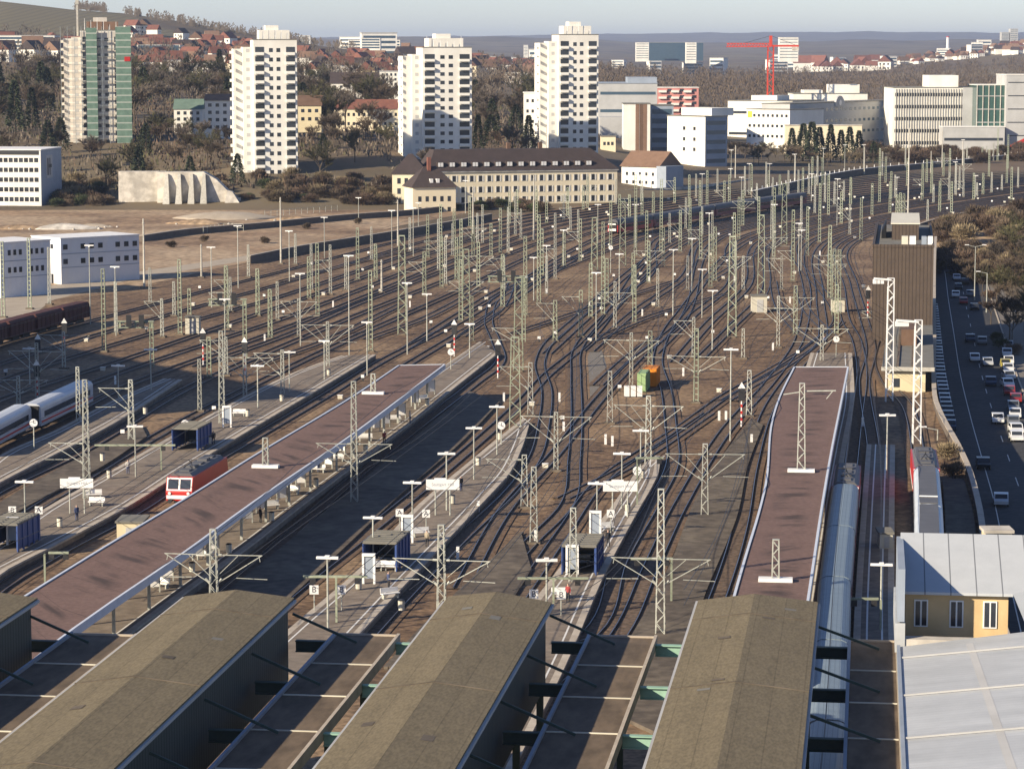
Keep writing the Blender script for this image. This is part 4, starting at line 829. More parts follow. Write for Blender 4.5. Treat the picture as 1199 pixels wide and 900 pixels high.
# ================================================================== WALLS AND FENCES
def wallthing(nm,label,cat,pts,h,w,m,z=0.,world=False,posts=False):
    l=pts if world else pxline(pts,z,8.); r=thing(nm,label,cat,(l[0].x,l[0].y,z)); o=Vector((l[0].x,l[0].y)); l=[p-o for p in l]; mb=MB(); ribbon(mb,l,-w/2,w/2,-.02,0,h); mb.build('body',M[m],r)
    mb=MB(); ribbon(mb,l,-w/2-.08,w/2+.08,h-.018,0,.14); mb.build('coping',M['coping' if not posts else 'white'],r)
    if posts:
        mb=MB(); d=0
        for i in range(len(l)-1):
            d+=(l[i+1]-l[i]).length
            if d>2.5: d=0; mb.box(l[i].x-.12,l[i].x+.12,l[i].y-.12,l[i].y+.12,h+.12,h+1.15)
        mb.build('railing',M['white'],r)
wallthing('retaining_wall','curved retaining wall between the yard and the low street','wall',offset(wall,.12),6.1,.5,'stone',-5,True)
wallthing('parapet_wall','long dark viaduct wall with white railing posts, right part of the yard','wall',[(880,232),(1000,206),(1090,197),(1199,186),(1290,180)],2.4,.5,'stone',0,False,True)
wallthing('parapet_wall','dark low viaduct wall above the embankment bushes at the right edge','wall',offset(Rw,6.5)[int(len(Rw)*.5):],1.1,.5,'stone',0,True)
wallthing('concrete_wall','pale concrete wall running behind the far tracks below the mansard building','wall',[(590,243),(650,235),(700,229),(800,223),(880,213)],1.3,.4,'concrete')
wallthing('dark_wall','dark low wall along the upper edge of the brown field','wall',[(165,283),(220,275),(300,268),(400,258),(480,252),(560,242)],1.6,.8,'stone')
wallthing('dark_wall','dark low wall between the brown field and the outermost tracks','wall',[(292,309),(350,297),(430,284),(500,272),(575,258)],1.9,.6,'stone')
def fence(label,pts,h,z=0.):
    l=pxline(pts,z,3.); r=thing('railing_fence',label,'fence',(l[0].x,l[0].y,z)); o=Vector((l[0].x,l[0].y)); l=[p-o for p in l]; mb=MB()
    for p in l: mb.box(p.x-.06,p.x+.06,p.y-.06,p.y+.06,0,h)
    mb.build('posts',M['steel'],r); mb=MB(); ribbon(mb,l,-.04,.04,h,0,.08); ribbon(mb,l,-.03,.03,h*.5,0,.06); mb.build('rails',M['steel'],r)
fence('pale railing fence on the brown field near the ruined wall',[(238,274),(262,270),(285,271)],2.); fence('pale fence beside the small shed at the far edge of the field',[(310,254),(360,250),(395,247)],1.8)
# ================================================================== RAIL VEHICLES
def ringprof(W,H,z0,rr,n=6,top=.0):
    pts=[(-W/2,z0),(W/2,z0)]
    for i in range(n+1):
        a=math.pi*i/n; pts.append((W/2*math.copysign(abs(math.cos(a))**.6,math.cos(a)),H-rr+rr*math.sin(a)))
    return pts
def bogies(r,L,n=2):
    for s in (-1,1):
        mb=MB(); y=s*(L/2-3.6); mb.box(-1.1,1.1,y-1.7,y+1.7,.45,.95)
        bg=mb.build('bogie',M['under'],r)
        for w in (-1.2,1.2):
            mb=MB(); mb.tube((-.72,y+w,.68),(.72,y+w,.68),.1,.1,8)
            for x in (-.85,.7): mb.tube((x,y+w,.68),(x+.15,y+w,.68),.45,.45,12)
            mb.build('wheelset',M['rail'],bg)
def coach(nm,label,cat,c,hd,L,body,roof,stripe=None,H=4.05,z=.2,wz=(2.0,2.75)):
    r=thing(nm,label,cat,(c[0],c[1],z),-hd); W=2.85; mb=MB(); mb.box(-W/2,W/2,-L/2,L/2,.95,2.9); mb.build('body',M[body],r)
    pr=ringprof(W,H,2.903,.75,8); mb=MB(); mb.loft([[(x,-L/2,zz) for x,zz in pr],[(x,L/2,zz) for x,zz in pr]])
    mb.build('roof',M[roof],r)
    for s in (-1,1):
        mb=MB(); mb.box(s*(W/2)+.003 if s>0 else -W/2-.03,W/2+.03 if s>0 else -W/2-.003,-L/2+1.6,L/2-1.6,*wz); mb.build('window_band',M['glass'],r)
        if stripe: mb=MB(); mb.box(W/2+.003 if s>0 else -W/2-.03,W/2+.03 if s>0 else -W/2-.003,-L/2+.2,L/2-.2,1.35,1.6); mb.build('stripe',M[stripe],r)
        mb=MB(); mb.box(-W*.4,W*.4,s*L/2 if s>0 else -L/2-.25,L/2+.25 if s>0 else -L/2,1.0,3.6); mb.build('gangway',M['under'],r)
    bogies(r,L); return r
def loco(label,c,hd,m,z=.2,L=16.5,front=True):
    r=thing('red_locomotive' if m=='red' else 'dark_red_locomotive',label,'locomotive',(c[0],c[1],z),-hd); W=2.95
    prof=[(-L/2+.15,1.),(-L/2,1.9),(-L/2+.55,3.55),(L/2-.55,3.55),(L/2,1.9),(L/2-.15,1.)]
    mb=MB(); mb.loft([[(x,y,zz) for y,zz in prof] for x in (-W/2,W/2)]); mb.build('body',M[m],r)
    mb=MB(); mb.loft([[(x,y,zz) for x,zz in [(-1.3,3.553),(-.95,3.9),(.95,3.9),(1.3,3.553)]] for y in (-L/2+1.2,L/2-1.2)])
    for k in range(5): mb.box(-.55,.55,-L/2+2.4+k*2.6,-L/2+4+k*2.6,3.85,4.05+.1*(k%2))
    mb.build('roof_equipment',M['trainroof2'],r)
    for s in (-1,1):
        mb=MB(); d=Vector((0,s*.05,.01))
        for x0,x1 in ((-1.25,-.12),(.12,1.25)):
            q=lambda x,f:Vector((x,s*(L/2-.55*f),1.9+1.65*f))+d
            mb.add([q(x0,.25),q(x1,.25),q(x1,.85),q(x0,.85)],[(0,1,2,3)])
        mb.build('windscreen',M['glass'],r,fix=False)
        mb=MB(); q=lambda x,f:Vector((x,s*(L/2-.55*f+.02),1.9+1.65*f)); 
        for x0,x1,f0,f1 in ((-1.4,1.4,.87,.97),(-1.4,1.4,.13,.22),(-1.4,-1.27,.22,.87),(1.27,1.4,.22,.87),(-.1,.1,.22,.87)): mb.add([q(x0,f0),q(x1,f0),q(x1,f1),q(x0,f1)],[(0,1,2,3)])
        mb.build('windscreen_frame',M['white'],r,fix=False)
        mb=MB(); mb.box(-1.4,1.4,min(s*(L/2-.1),s*(L/2+.0)),max(s*(L/2-.1),s*(L/2+.03)),1.22,1.62); mb.build('bib_stripe',M['white'],r)
        for x in (-1.05,1.05): mb=MB(); mb.tube((x,s*(L/2-.1),1.85),(x,s*(L/2+.09),1.85),.17,.17,10); mb.build('headlight',M['white'],r)
        for x in (-.9,.9): mb=MB(); mb.tube((x,s*(L/2-.1),1.05),(x,s*(L/2+.55),1.05),.2,.24,10); mb.build('buffer',M['dark'],r)
        mb=MB(); mb.box(s*W/2+.002 if s>0 else -W/2-.03,W/2+.03 if s>0 else -W/2-.002,-L/2+1,L/2-1,1.15,1.4); mb.build('side_stripe',M['white'],r)
    mb=MB(); y=-L/2+4
    for a,b in (((-.5,y,4.1),(0,y+1.6,4.5)),((.5,y,4.1),(0,y+1.6,4.5)),((0,y+1.6,4.5),(0,y+.3,4.9)),((-.9,y+.3,4.95),(.9,y+.3,4.95))): mb.beam(a,b,.07)
    mb.build('pantograph',M['dark'],r,fix=False); bogies(r,L); return r
def along(L,s):
    for i in range(len(L)-1):
        d=(L[i+1]-L[i]).length
        if s<=d: return L[i].lerp(L[i+1],s/d),math.atan2((L[i+1]-L[i]).x,(L[i+1]-L[i]).y)
        s-=d
    return L[-1],0.
def s_at(L,px):                       # arc length where the line passes nearest to a photo point
    best=(1e9,0); s=0
    for i in range(len(L)-1):
        q=P((L[i].x,L[i].y,0)); d=abs(q[1]-px[1])+.3*abs(q[0]-px[0])
        if d<best[0]: best=(d,s)
        s+=(L[i+1]-L[i]).length
    return best[1]
# red locomotive
s=s_at(TL[10],(222,598)); c,h=along(TL[10],s+7.); loco('bright red electric locomotive with dark roof beside the long diagonal canopy',c,h,'red')
# blue grey train: coaches and a red locomotive ahead
L=TL[26]; s0=0
for i in range(len(L)-1):
    if L[i].y>289.5: break
    s0+=(L[i+1]-L[i]).length
c,h=along(L,s0+8.6); loco('dark red locomotive with grey roof at the head of the blue grey train',c,h,'darkred')
for k in range(6):
    c,h=along(L,s0-13.4-k*26.6)
    if s0-13.4-k*26.6<14: break
    coach('passenger_coach',['first blue grey roofed coach behind the dark red locomotive','second blue grey roofed coach behind the locomotive, right of the canopy foot','third blue grey roofed coach, partly under the shed cross beams','fourth blue grey roofed coach, at the bottom edge between the shed roofs','fifth blue grey coach at the bottom edge','sixth'][k],'coach',c,h,26.2,'darkred','trainroof')
# short train with silver roofs behind a red locomotive
L=TL[28]; s=0; yt=G(1084,548,4).y
for i in range(len(L)-1):
    if L[i].y>yt: break
    s+=(L[i+1]-L[i]).length
for k,lab in enumerate(['silver-roofed grey coach just behind the red locomotive beside the retaining wall','silver-roofed grey coach half hidden by the zinc-roofed station wing']):
    c,h=along(L,s-13.4-k*26.7); r=coach('regional_coach',lab,'coach',c,h,26.4,'trainwhite','silver')
    mb=MB(); mb.box(-.95,.95,-12.9,12.9,4.06,4.14); mb.build('roof_walkway',M['trainroof2'],r)
    mb=MB(); mb.box(-.95,.95,-9,-8.8,4.142,4.24); mb.build('roof_rib',M['white'],r)
c,h=along(L,s+8.8); loco('red locomotive with dark roof ahead of the silver-roofed coaches, beside the retaining wall',c,h,'red')
# white express train at the left
L=TL[5]; s=s_at(L,(64,493))-11
for k,(d,lab) in enumerate([(-13.6,'white express coach with thin red stripe, cut by the left picture edge'),(13.6,'white express end coach with thin red stripe beside the leftmost platform')]):
    c,h=along(L,s+d); coach('express_coach',lab,'coach',c,h,26.6,'trainwhite','trainwhite','red',3.9)
# freight wagons
L=TL[0]; s=s_at(L,(94,374))
for k in range(6):
    c,h=along(L,s-6-k*13.2); lab=['dark red open freight wagon at the far end of the wagon row','dirty red freight wagon, second in the row from the far end','dirty red freight wagon, third in the row from the far end','dirty red freight wagon at the left edge, fourth from the far end','dirty red freight wagon, fifth from the far end','dirty red wagon, sixth from far end'][k]
    if P((c.x,c.y,2))[0]<-60: break
    r=thing('freight_wagon',lab,'wagon',(c.x,c.y,.2),-h,'dark red freight wagons'); mb=MB(); W=2.9
    pf=[(-W/2,1.1),(W/2,1.1),(W/2,3.4),(W/2-.35,3.9),(-W/2+.35,3.9),(-W/2,3.4)]; mb.loft([[(x,-6.2,z) for x,z in pf],[(x,6.2,z) for x,z in pf]])
    for q in range(7):
        for sd in (-1,1): mb.box(sd*(W/2+.05)-.05,sd*(W/2+.05)+.05,-6+q*2-.08,-6+q*2+.08,1.15,3.35)
    mb.build('body',M['wine'],r); bogies(r,12.4)
# far red train
L=TL[9]
def far_train():
    Ls=spline([G(x,y) for x,y in [(716,277),(760,270),(830,258),(900,247),(970,238),(1020,232)]],4.)
    for k in range(6):
        c,h=along(Ls,14+k*27); coach('red_coach',['red end coach with white cab front, far left end of the far red train','second coach from the left of the far dark red train','third coach from the left of the far dark red train','fourth coach from the left of the far dark red train','fifth coach from the left of the far dark red train','rightmost coach of the far dark red train'][k],'coach',c,h,26.4,'red' if k==0 else 'darkred','trainroof2',None,4.4)
        if k==0:
            r=[o for o in COL.objects if o.name.startswith('red_coach')][-1]; mb=MB(); mb.box(-1.1,1.1,-13.62,-13.5,1.3,1.9); mb.box(-1.1,1.1,-13.62,-13.5,2.95,3.3); mb.build('cab_front',M['white'],r)
far_train()
# ================================================================== ROAD, CARS
road=[(1262,900),(1228,760),(1212,700),(1198,640),(1186,590),(1170,540),(1154,490),(1140,440),(1130,390),(1122,350),(1117,320),(1112,300)]
rl=pxline(road,-5,6.)
mb=MB(); ribbon(mb,offset(rl,0),-6.9,7.2,-4.95); struct(mb.build('street',M['asphalt']))
for d,dash,nm in ((-2.2,False,'centre'),(1.4,True,'lane')):
    mb=MB(); c=offset(rl,d); i=0
    while i<len(c)-2:
        ribbon(mb,c[i:i+2],-.06,.06,-4.946); i+=3 if dash else 1
    struct(mb.build('road_marking',M['line']))
mb=MB(); ribbon(mb,rl,7.2,7.45,-4.98,0,.15); struct(mb.build('kerb',M['coping']))
CARM=[plain('car_%s'%n,c,.3) for n,c in [('silver',(.52,.54,.56)),('white',(.78,.78,.77)),('black',(.02,.02,.022)),('navy',(.03,.05,.10)),('grey',(.2,.21,.22)),('red',(.30,.03,.03)),('yellowish',(.45,.38,.08))]]
CN=['silver','white','black','dark blue','grey','red','olive yellow']
tyre=plain('tyre_rubber',(.015,.015,.015),.9)
def carproto(ci):
    r=thing('parked_car','car','car'); mb=MB(); n=[(-2.1,.35),(-2.15,.75),(-1.2,.9),(-.55,1.4),(.9,1.43),(1.6,.95),(2.1,.85),(2.12,.35)]
    mb.loft([[(x*f,y,.35+(z-.35)*1.0) for y,z in n] for x,f in ((-.86,1),(.86,1))]); mb.build('body',CARM[ci],r)
    for s in (-1,1): mb=MB(); mb.add([(s*.865,-1.05,.95),(s*.865,1.45,.95),(s*.865,.85,1.36),(s*.865,-.5,1.34)],[(0,1,2,3)]); mb.build('side_window',M['glass'],r,fix=False)
    mb=MB(); mb.add([(-.75,-1.19,.93),(.75,-1.19,.93),(.72,-.6,1.38),(-.72,-.6,1.38)],[(0,1,2,3)]); mb.build('windscreen',M['glass'],r,fix=False)
    mb=MB(); mb.add([(-.72,.96,1.41),(.72,.96,1.41),(.75,1.57,.98),(-.75,1.57,.98)],[(0,1,2,3)]); mb.build('rear_window',M['glass'],r,fix=False)
    for x in (-.8,.8):
        for y in (-1.35,1.35): mb=MB(); mb.tube((x-.1,y,.32),(x+.1,y,.32),.32,.32,12); wo=mb.build('wheel',tyre,r); mb=MB(); s2=1 if x>0 else -1; mb.tube((x+s2*.1,y,.32),(x+s2*.125,y,.32),.2,.19,10); mb.build('rim',M['steel'],wo)
    return r
CP_={}
def car(p,hd,ci,ph,grp):
    g=Vector((p[0],p[1],-4.945))
    if ci in CP_: r=dup(CP_[ci],g,-hd); 
    else: r=CP_[ci]=carproto(ci); r.location=g; r.rotation_euler=(0,0,-hd)
    reg(r,CN[ci]+' car '+ph,g,grp)
lp=offset(rl,-5.7); s=[0]
for i in range(len(lp)-1): s.append(s[-1]+(lp[i+1]-lp[i]).length)
d=0
while d<s[-1]-10:
    c,h=along(lp,d); x,y=P((c.x,c.y,-5)); d+=5.4
    if 362<y<505 or 590<y<660: car(c,h,R_.choice((3,3,4,2,2,3,4,0)),'parked','cars parked along the left kerb')
for x,y,ci in [(1156,425,0),(1177,427,6),(1160,448,3),(1136,397,3),(1172,588,0),(1151,545,2),(1128,353,5),(1122,336,2),(1136,344,4),(1130,330,2),(1141,360,2),(1133,312,1),(1137,300,0),(1146,327,5),(1120,325,1),(1119,345,1),(1127,300,1),(1120,308,0),(1141,420,1),(1168,492,1),(1150,400,4)]:
    g=G(x,y+3,-5); car(g,.12+R_.uniform(-.05,.05),ci,'driving','cars on the street')
for k in range(13):
    x=1179+k*.2+R_.uniform(-1,3); y=408+k*9; g=G(x+ (6 if k>6 else 0),y,-5); car(g,.1+R_.uniform(-.1,.1),R_.choice((1,1,0,1,5,4)),'parked sunlit','cars parked in the sun at the right edge')
# ================================================================== PEOPLE
def person(g,label,rz,jac,trou,sit=False):
    J={'pel':(0,0,.92),'che':(0,.02,1.3),'neck':(0,.03,1.5),'head':(0,0,1.66),'top':(0,-.01,1.76)}
    vs=[(0,0,.93),(0,.02,1.15),(0,.02,1.38),(0,.02,1.5),(0,0,1.6),(0,-.01,1.74)]; rad=[.16,.145,.17,.06,.10,.075]; ed=[(0,1),(1,2),(2,3),(3,4),(4,5)]
    for s in (-1,1):
        b=len(vs); vs+=[(s*.10,0,.86),(s*.11,-.03,.48),(s*.12,.02,.08),(s*.12,-.13,.04)]; rad+=[.10,.065,.048,.045]; ed+=[(0,b),(b,b+1),(b+1,b+2),(b+2,b+3)]
        b=len(vs); vs+=[(s*.20,.02,1.40),(s*.25,.03,1.12),(s*.24,-.06,.88),(s*.235,-.09,.79)]; rad+=[.07,.05,.036,.035]; ed+=[(2,b),(b,b+1),(b+1,b+2),(b+2,b+3)]
    me=bpy.data.meshes.new('person'); me.from_pydata(vs,ed,[]); o=bpy.data.objects.new('tmp',me); COL.objects.link(o)
    o.modifiers.new('s','SKIN'); 
    for i,rr in enumerate(rad): me.skin_vertices[0].data[i].radius=(rr,rr)
    me.skin_vertices[0].data[0].use_root=True
    ss=o.modifiers.new('u','SUBSURF'); ss.levels=1; bpy.context.view_layer.update(); m2=bpy.data.meshes.new_from_object(o.evaluated_get(bpy.context.evaluated_depsgraph_get())); bpy.data.objects.remove(o)
    m2.materials.clear()
    for m in (jac,trou,M['skin'],M['dark']): m2.materials.append(m)
    for p in m2.polygons:
        z=p.center.z; ax=abs(p.center.x); p.material_index=3 if z>1.70 or (z>1.6 and p.center.y>.04) or z<.09 else (2 if z>1.5 or (ax>.2 and z<.86) else (1 if z<.95 and ax<.2 else 0)); p.use_smooth=True
    return tag(ob('person',m2,None,g,rz),label,'person')
J=[plain('jacket_%d'%i,c,.9) for i,c in enumerate([(.03,.03,.035),(.05,.07,.15),(.35,.3,.22),(.3,.05,.05),(.55,.52,.48)])]
PE=[((368,552),2,0,'person in beige jacket and dark trousers standing under the far part of the long canopy'),((373,553),0,1,'person in black jacket beside the one in beige under the long canopy'),((305,612),0,0,'person in dark clothes standing by the lit edge below the long canopy'),((337,580),4,0,'person in pale jacket near the long canopy columns'),((170,668),0,1,'person in dark clothes by the benches below the near canopy end'),((450,520),3,0,'person in red jacket near the lit edge under the long canopy'),((395,535),1,0,'person in blue jacket under the canopy, right of the beige one'),((480,495),4,1,'person in pale jacket near the far end of the long canopy'),((965,405),1,0,'person in blue jacket standing at the tip of the right canopy platform')]
PE+=[((455,690),1,0,'person in blue jacket on the middle platform near the bins'),((500,640),2,0,'person in beige jacket walking on the middle platform behind the blue shelter'),((540,575),0,1,'person in black on the middle platform beyond the station sign'),((665,705),3,0,'person in red jacket on the right sign platform before the shelter'),((712,640),0,0,'person in dark clothes on the right sign platform behind the shelter'),((150,555),4,1,'person in pale jacket on the platform left of the red locomotive'),((250,520),0,0,'person in dark clothes near the left blue shelter'),((90,610),1,1,'person in blue jacket by the left station sign')]
for (x,y),j,t,l in PE: person(G(x,y,.79),l,R_.uniform(0,6.2),J[j],J[t])
# ================================================================== BUILDINGS
UB={}
def unitbox(m):
    if m not in UB: mb=MB(); mb.box(-.5,.5,-.5,.5,-.5,.5); UB[m]=mb.mesh('pane',M[m])
    return UB[m]
class B:
    def __init__(s,nm,label,cat,xl,xr,yt,yb,Yl,Yr=None,dep=12.,zb=None,group=None):
        Yr=Yr or Yl; z=A(xl,yb,Yl).z if zb is None else zb; a=Vector((XatPx(xl,Yl),Yl,z)); b=Vector((XatPx(xr,Yr),Yr,z))
        s.h=A((xl if Yl<Yr else xr),yt,min(Yl,Yr)).z-z; s.w=(b-a).length; s.d=dep; s.z=z
        s.r=thing(nm,label,cat,a,math.atan2(b.y-a.y,b.x-a.x),group)
    def body(s,m,h=None,nm='wall',x0=0,x1=None,y0=0,y1=None,z0=-3):
        mb=MB(); mb.box(x0,s.w if x1 is None else x1,y0,s.d if y1 is None else y1,z0,h or s.h); return mb.build(nm,M[m],s.r)
    def box(s,nm,m,*c): mb=MB(); mb.box(*c); return mb.build(nm,M[m],s.r)
    def flat(s,m='greyroof',o=.25,t=.35): return s.box('roof',m,-o,s.w+o,-o,s.d+o,s.h,s.h+t)
    def gable(s,m,rh,o=.5,axis='x',hip=0.):
        w,d,h=s.w,s.d,s.h; mb=MB()
        if axis=='x': v=[(-o,-o,h),(w+o,-o,h),(w+o,d+o,h),(-o,d+o,h),(hip-o*(hip==0),d/2,h+rh),(w-hip+o*(hip==0),d/2,h+rh)]; f=[(0,1,5,4),(2,3,4,5),(0,4,3),(1,2,5),(3,2,1,0)]
        else: v=[(-o,-o,h),(w+o,-o,h),(w+o,d+o,h),(-o,d+o,h),(w/2,hip-o*(hip==0),h+rh),(w/2,d-hip+o*(hip==0),h+rh)]; f=[(0,1,4),(1,2,5,4),(2,3,5),(3,0,4,5),(3,2,1,0)]
        mb.add(v,f); return mb.build('roof',M[m],s.r)
    def win(s,face,us,zs,w,h,m='glass',nm='window',pr=.06):
        for z in zs:
            for u in us:
                loc={'f':(u,-.0,z),'l':(0,u,z),'r':(s.w,u,z)}[face]; sc=(w,2*pr,h) if face=='f' else (2*pr,w,h)
                ob(nm,unitbox(m),s.r,loc,0,sc)
    def grid(s,n,a,b): return [a+(b-a)*(i+.5)/n for i in range(n)]
    def ribbons(s,face,n,z0,z1,h,m='glass',mg=.8):
        L=s.w if face=='f' else s.d
        s.win(face,[L/2],s.grid(n,z0,z1),L-2*mg,h,m,'window_band')
# ---- four tower blocks
def tower(nm,label,xc,xl,xr,yt,yb,Y,scaf=False,rows=14):
    # xc: photo x of the near vertical edge; right of it the front, left of it the stepped flank
    z=terr(XatPx(xc,Y),Y)-1; w=(xr-xc)/F*Y/math.cos(.16); ang=.16
    h=A(xc,yt,Y).z-z; r=thing(nm,label,'tower block',(XatPx(xc,Y),Y,z-2),ang); z0=2; W='wallw' if not scaf else 'brick'
    def bx(n,m,*c,par=None): mb=MB(); mb.box(*c); return mb.build(n,M[m],par or r)
    d=w*1.05; fl=(h-z0)/rows if not scaf else (h-z0)/rows
    bx('wall',W,0,w,0,d,0,h+z0)
    bx('wing_wall',W,-3.4,-.003,3.5,d-2,0,h+z0-2.4); bx('wing_wall',W,-6.4,-3.403,6.5,d+2,0,h+z0-3.0)
    bx('roof',"greyroof",-.1,w+.1,-.1,d+.1,h+z0,h+z0+.3)
    bx('roof_house',W if not scaf else 'brownroof',w*.15,w*.85,3,d-3,h+z0+.3,h+z0+3.4); bx('roof_house',W,w*.3,w*.6,4,d-5,h+z0+3.4,h+z0+5)
    for k in range(6): mb=MB(); x=w*(.1+.14*k); mb.tube((x,2,h+z0+.3),(x,2,h+z0+2.2+R_.random()*3),.12,.06,6); mb.build('antenna',M['white'],r)
    for i in range(rows):
        zc=z0+fl*(i+.5)
        for x0,x1 in ((w*.04,w*.24),(w*.75,w*.95)):    # flat dark panels painting the shade of recessed loggias, behind white parapets
            g=ob('balcony',unitbox('glass'),r,((x0+x1)/2,-.03,zc+.25),0,(x1-x0,.12,fl*.62)); 
            ob('parapet',unitbox('wallw' if not scaf else 'concrete'),r,((x0+x1)/2-.05,-.55,zc-fl*.33),0,((x1-x0)*1.03,.95,fl*.30))
        for f in (.40,.57): ob('window',unitbox('glass'),r,(w*f,-.0,zc+.15),0,(w*.085,.12,fl*.42))
        if i%1==0:
            ob('wing_balcony',unitbox('wallw' if not scaf else 'concrete'),r,(-6.95,d*.62,zc-.6),0,(1.1,3.2,1.0)); ob('window',unitbox('wallg'),r,(-6.42,d*.35,zc),0,(.12,1.3,1.2))
            ob('window',unitbox('wallg'),r,(-1.7,3.5,zc),0,(1.2,.1,1.2))
    if scaf:
        for k in range(14): mb=MB(); mb.box(-7.6,w+1.5,-1.75,-1.0,1.5+k*(h/14),1.62+k*(h/14)); mb.build('scaffold_deck',M['scaf'],r)
        mb=MB()
        for k in range(11): x=-7.5+(w+9)*k/10; mb.beam((x,-1.8,0),(x,-1.8,h+z0+1.5),.16); 
        mb.build('scaffold_poles',M['scaf'],r)
        bx('netting','net',w*.12,w*.36,-1.95,-1.86,4,h+z0+1); bx('netting','net',w*.78,w*1.12,-1.95,-1.86,2,h+z0+1.5); bx('netting','net',w+1.45,w+1.54,-1.85,d,2,h+z0+1.5); bx('hoist_board','red',w*.97,w*1.1,-2.1,-1.96,h*.78,h*.82)
        mb=MB(); mb.beam((-1,d*.5,h),(-1,d*.5,h+13),.7); mb.box(-1.6,-.4,d*.5-.6,d*.5+.6,h+12,h+14); mb.build('chimney',M['concrete_post'],r)
    return r
tower('tower_block','tan brick tower block behind scaffolding and green netting, far left',100,70,151,36,165,1060,True,14)
tower('tower_block','white tower block with balconies, leftmost of the three white ones',300,266,350,47,190,960)
tower('tower_block','white tower block with balconies, middle one of three behind the mansard roof',496,468,553,56,180,1010,False,13)
tower('tower_block','white tower block with balconies, right one of three, above the mansard roof',654,628,700,41,170,1065,False,14)
b=B('apartment_house','small white block attached left of the right white tower','house',613,634,109,170,1080,dep=9,zb=8); b.body('wallw'); b.flat('white'); b.win('f',b.grid(3,.5,b.w-.5),b.grid(6,1,b.h-1),.9,1.2)
# ---- long mansard building
def mansard():
    b=B('mansard_building','long cream building with dark mansard roof and dormers behind the yard','building',503,722,0,0,905,925,dep=14,zb=-1)
    b.h=12.2; b.body('cream'); w,d,h=b.w,b.d,b.h
    b.box('cornice','concrete',-.4,w+.4,-.4,-.003,h-.5,h)
    mb=MB(); v=[(-.6,-.6,h),(w+.6,-.6,h),(w+.6,d+.6,h),(-.6,d+.6,h),(3.,4.5,h+6.8),(w-8,4.5,h+6.8),(w-8,d-4.5,h+6.8),(3.,d-4.5,h+6.8)]
    mb.add(v,[(0,1,5,4),(1,2,6,5),(2,3,7,6),(3,0,4,7),(4,5,6,7),(3,2,1,0)]); rf=mb.build('roof',M['slate'],b.r)
    n=21; us=b.grid(n,1,w-1)
    mb=MB(); mb.box(-.58,.58,-.06,.06,-.95,.95,0)
    for sg in (-1,1): mb.box(sg*.82-.2,sg*.82+.2,-.09,.0,-1,1,1)
    wm=mb.mesh('shuttered_window',[M['glass'],M['wallw']])
    for zz in (2.6,6.,9.6):
        for u in us: ob('window',wm,b.r,(u,0,zz))
    for k,u in enumerate(b.grid(14,2,w-8)):
        mb=MB(); mb.box(u-1.1,u+1.1,.1,3.2,h+1.2,h+2.9); dm=mb.build('dormer',M['slate'],rf); 
        mb=MB(); mb.box(u-.85,u-.08,.0,.098,h+1.4,h+2.7); mb.box(u+.08,u+.85,.0,.098,h+1.4,h+2.7); mb.build('dormer_window',M['white'],rf)
    for u in (w*.45,w*.62): mb=MB(); mb.box(u-.6,u+.6,d/2-.6,d/2+.6,h+6.5,h+8.8); mb.build('chimney',M['brownroof'],rf)
    c=B('mansard_wing','cream end wing of the long building with steep dark hipped roof','building',460,501,0,0,900,900,dep=16,zb=-1); c.h=11.6; c.body('cream'); c.gable('slate',6.2,.5,'x',5); c.win('f',c.grid(4,1,c.w-1),(2.6,6,9.3),1.1,1.8)
    e=B('gatehouse','small cream hip-roofed house with dormers before the long building','house',484,534,0,0,868,872,dep=11,zb=-1.5); e.h=9.2; e.body('cream'); rf=e.gable('slate',6.4,.6,'x',5.); e.win('f',e.grid(5,1,e.w-1),(2.2,5.6),1.0,1.6)
    for u in (e.w*.45,e.w*.6): mb=MB(); mb.box(u-.5,u+.5,.7,2.6,e.h+1.,e.h+2.6); mb.build('dormer',M['white'],e.r)
    mb=MB(); mb.box(e.w*.42,e.w*.5,4,5,e.h+5,e.h+9.2); mb.build('chimney',M['redroof'],e.r)
mansard()
# flag / chimney poles
r=thing('flagpole','tall thin grey mast rising in front of the mansard roof','mast',G(640,228)); mb=MB(); hh=A(640,148,G(640,228).y).z; mb.tube((0,0,0),(0,0,hh),.3,.16,8); mb.build('pole',M['concrete_post'],r); mb=MB(); mb.tube((0,0,hh),(0,0,hh+1.2),.05,.03,6); mb.build('tip',M['steel'],r)
# signal box with glazed top
b=B('signal_box','beige signal box with overhanging glazed dark top and white roof','building',629,672,203,237,G(650,237).y,dep=9,zb=0); b.body('wallw',b.h*.55); b.box('cabin','dark',-.6,b.w+.6,-.9,b.d,b.h*.55,b.h*.93); b.box('roof','white',-1,b.w+1,-1.3,b.d+.3,b.h*.93,b.h+.2)
b.box('window_band','glassb',-.3,b.w+.3,-.98,-.902,b.h*.62,b.h*.88); b.box('yellow_board','yellow',.5,2.6,-.08,-.004,b.h*.25,b.h*.5); b.box('red_panel','redroof',.4,2.8,-.07,-.004,.5,b.h*.2); b.box('stairs','concrete',b.w*.4,b.w*.9,-2.5,-.1,0,1.2)
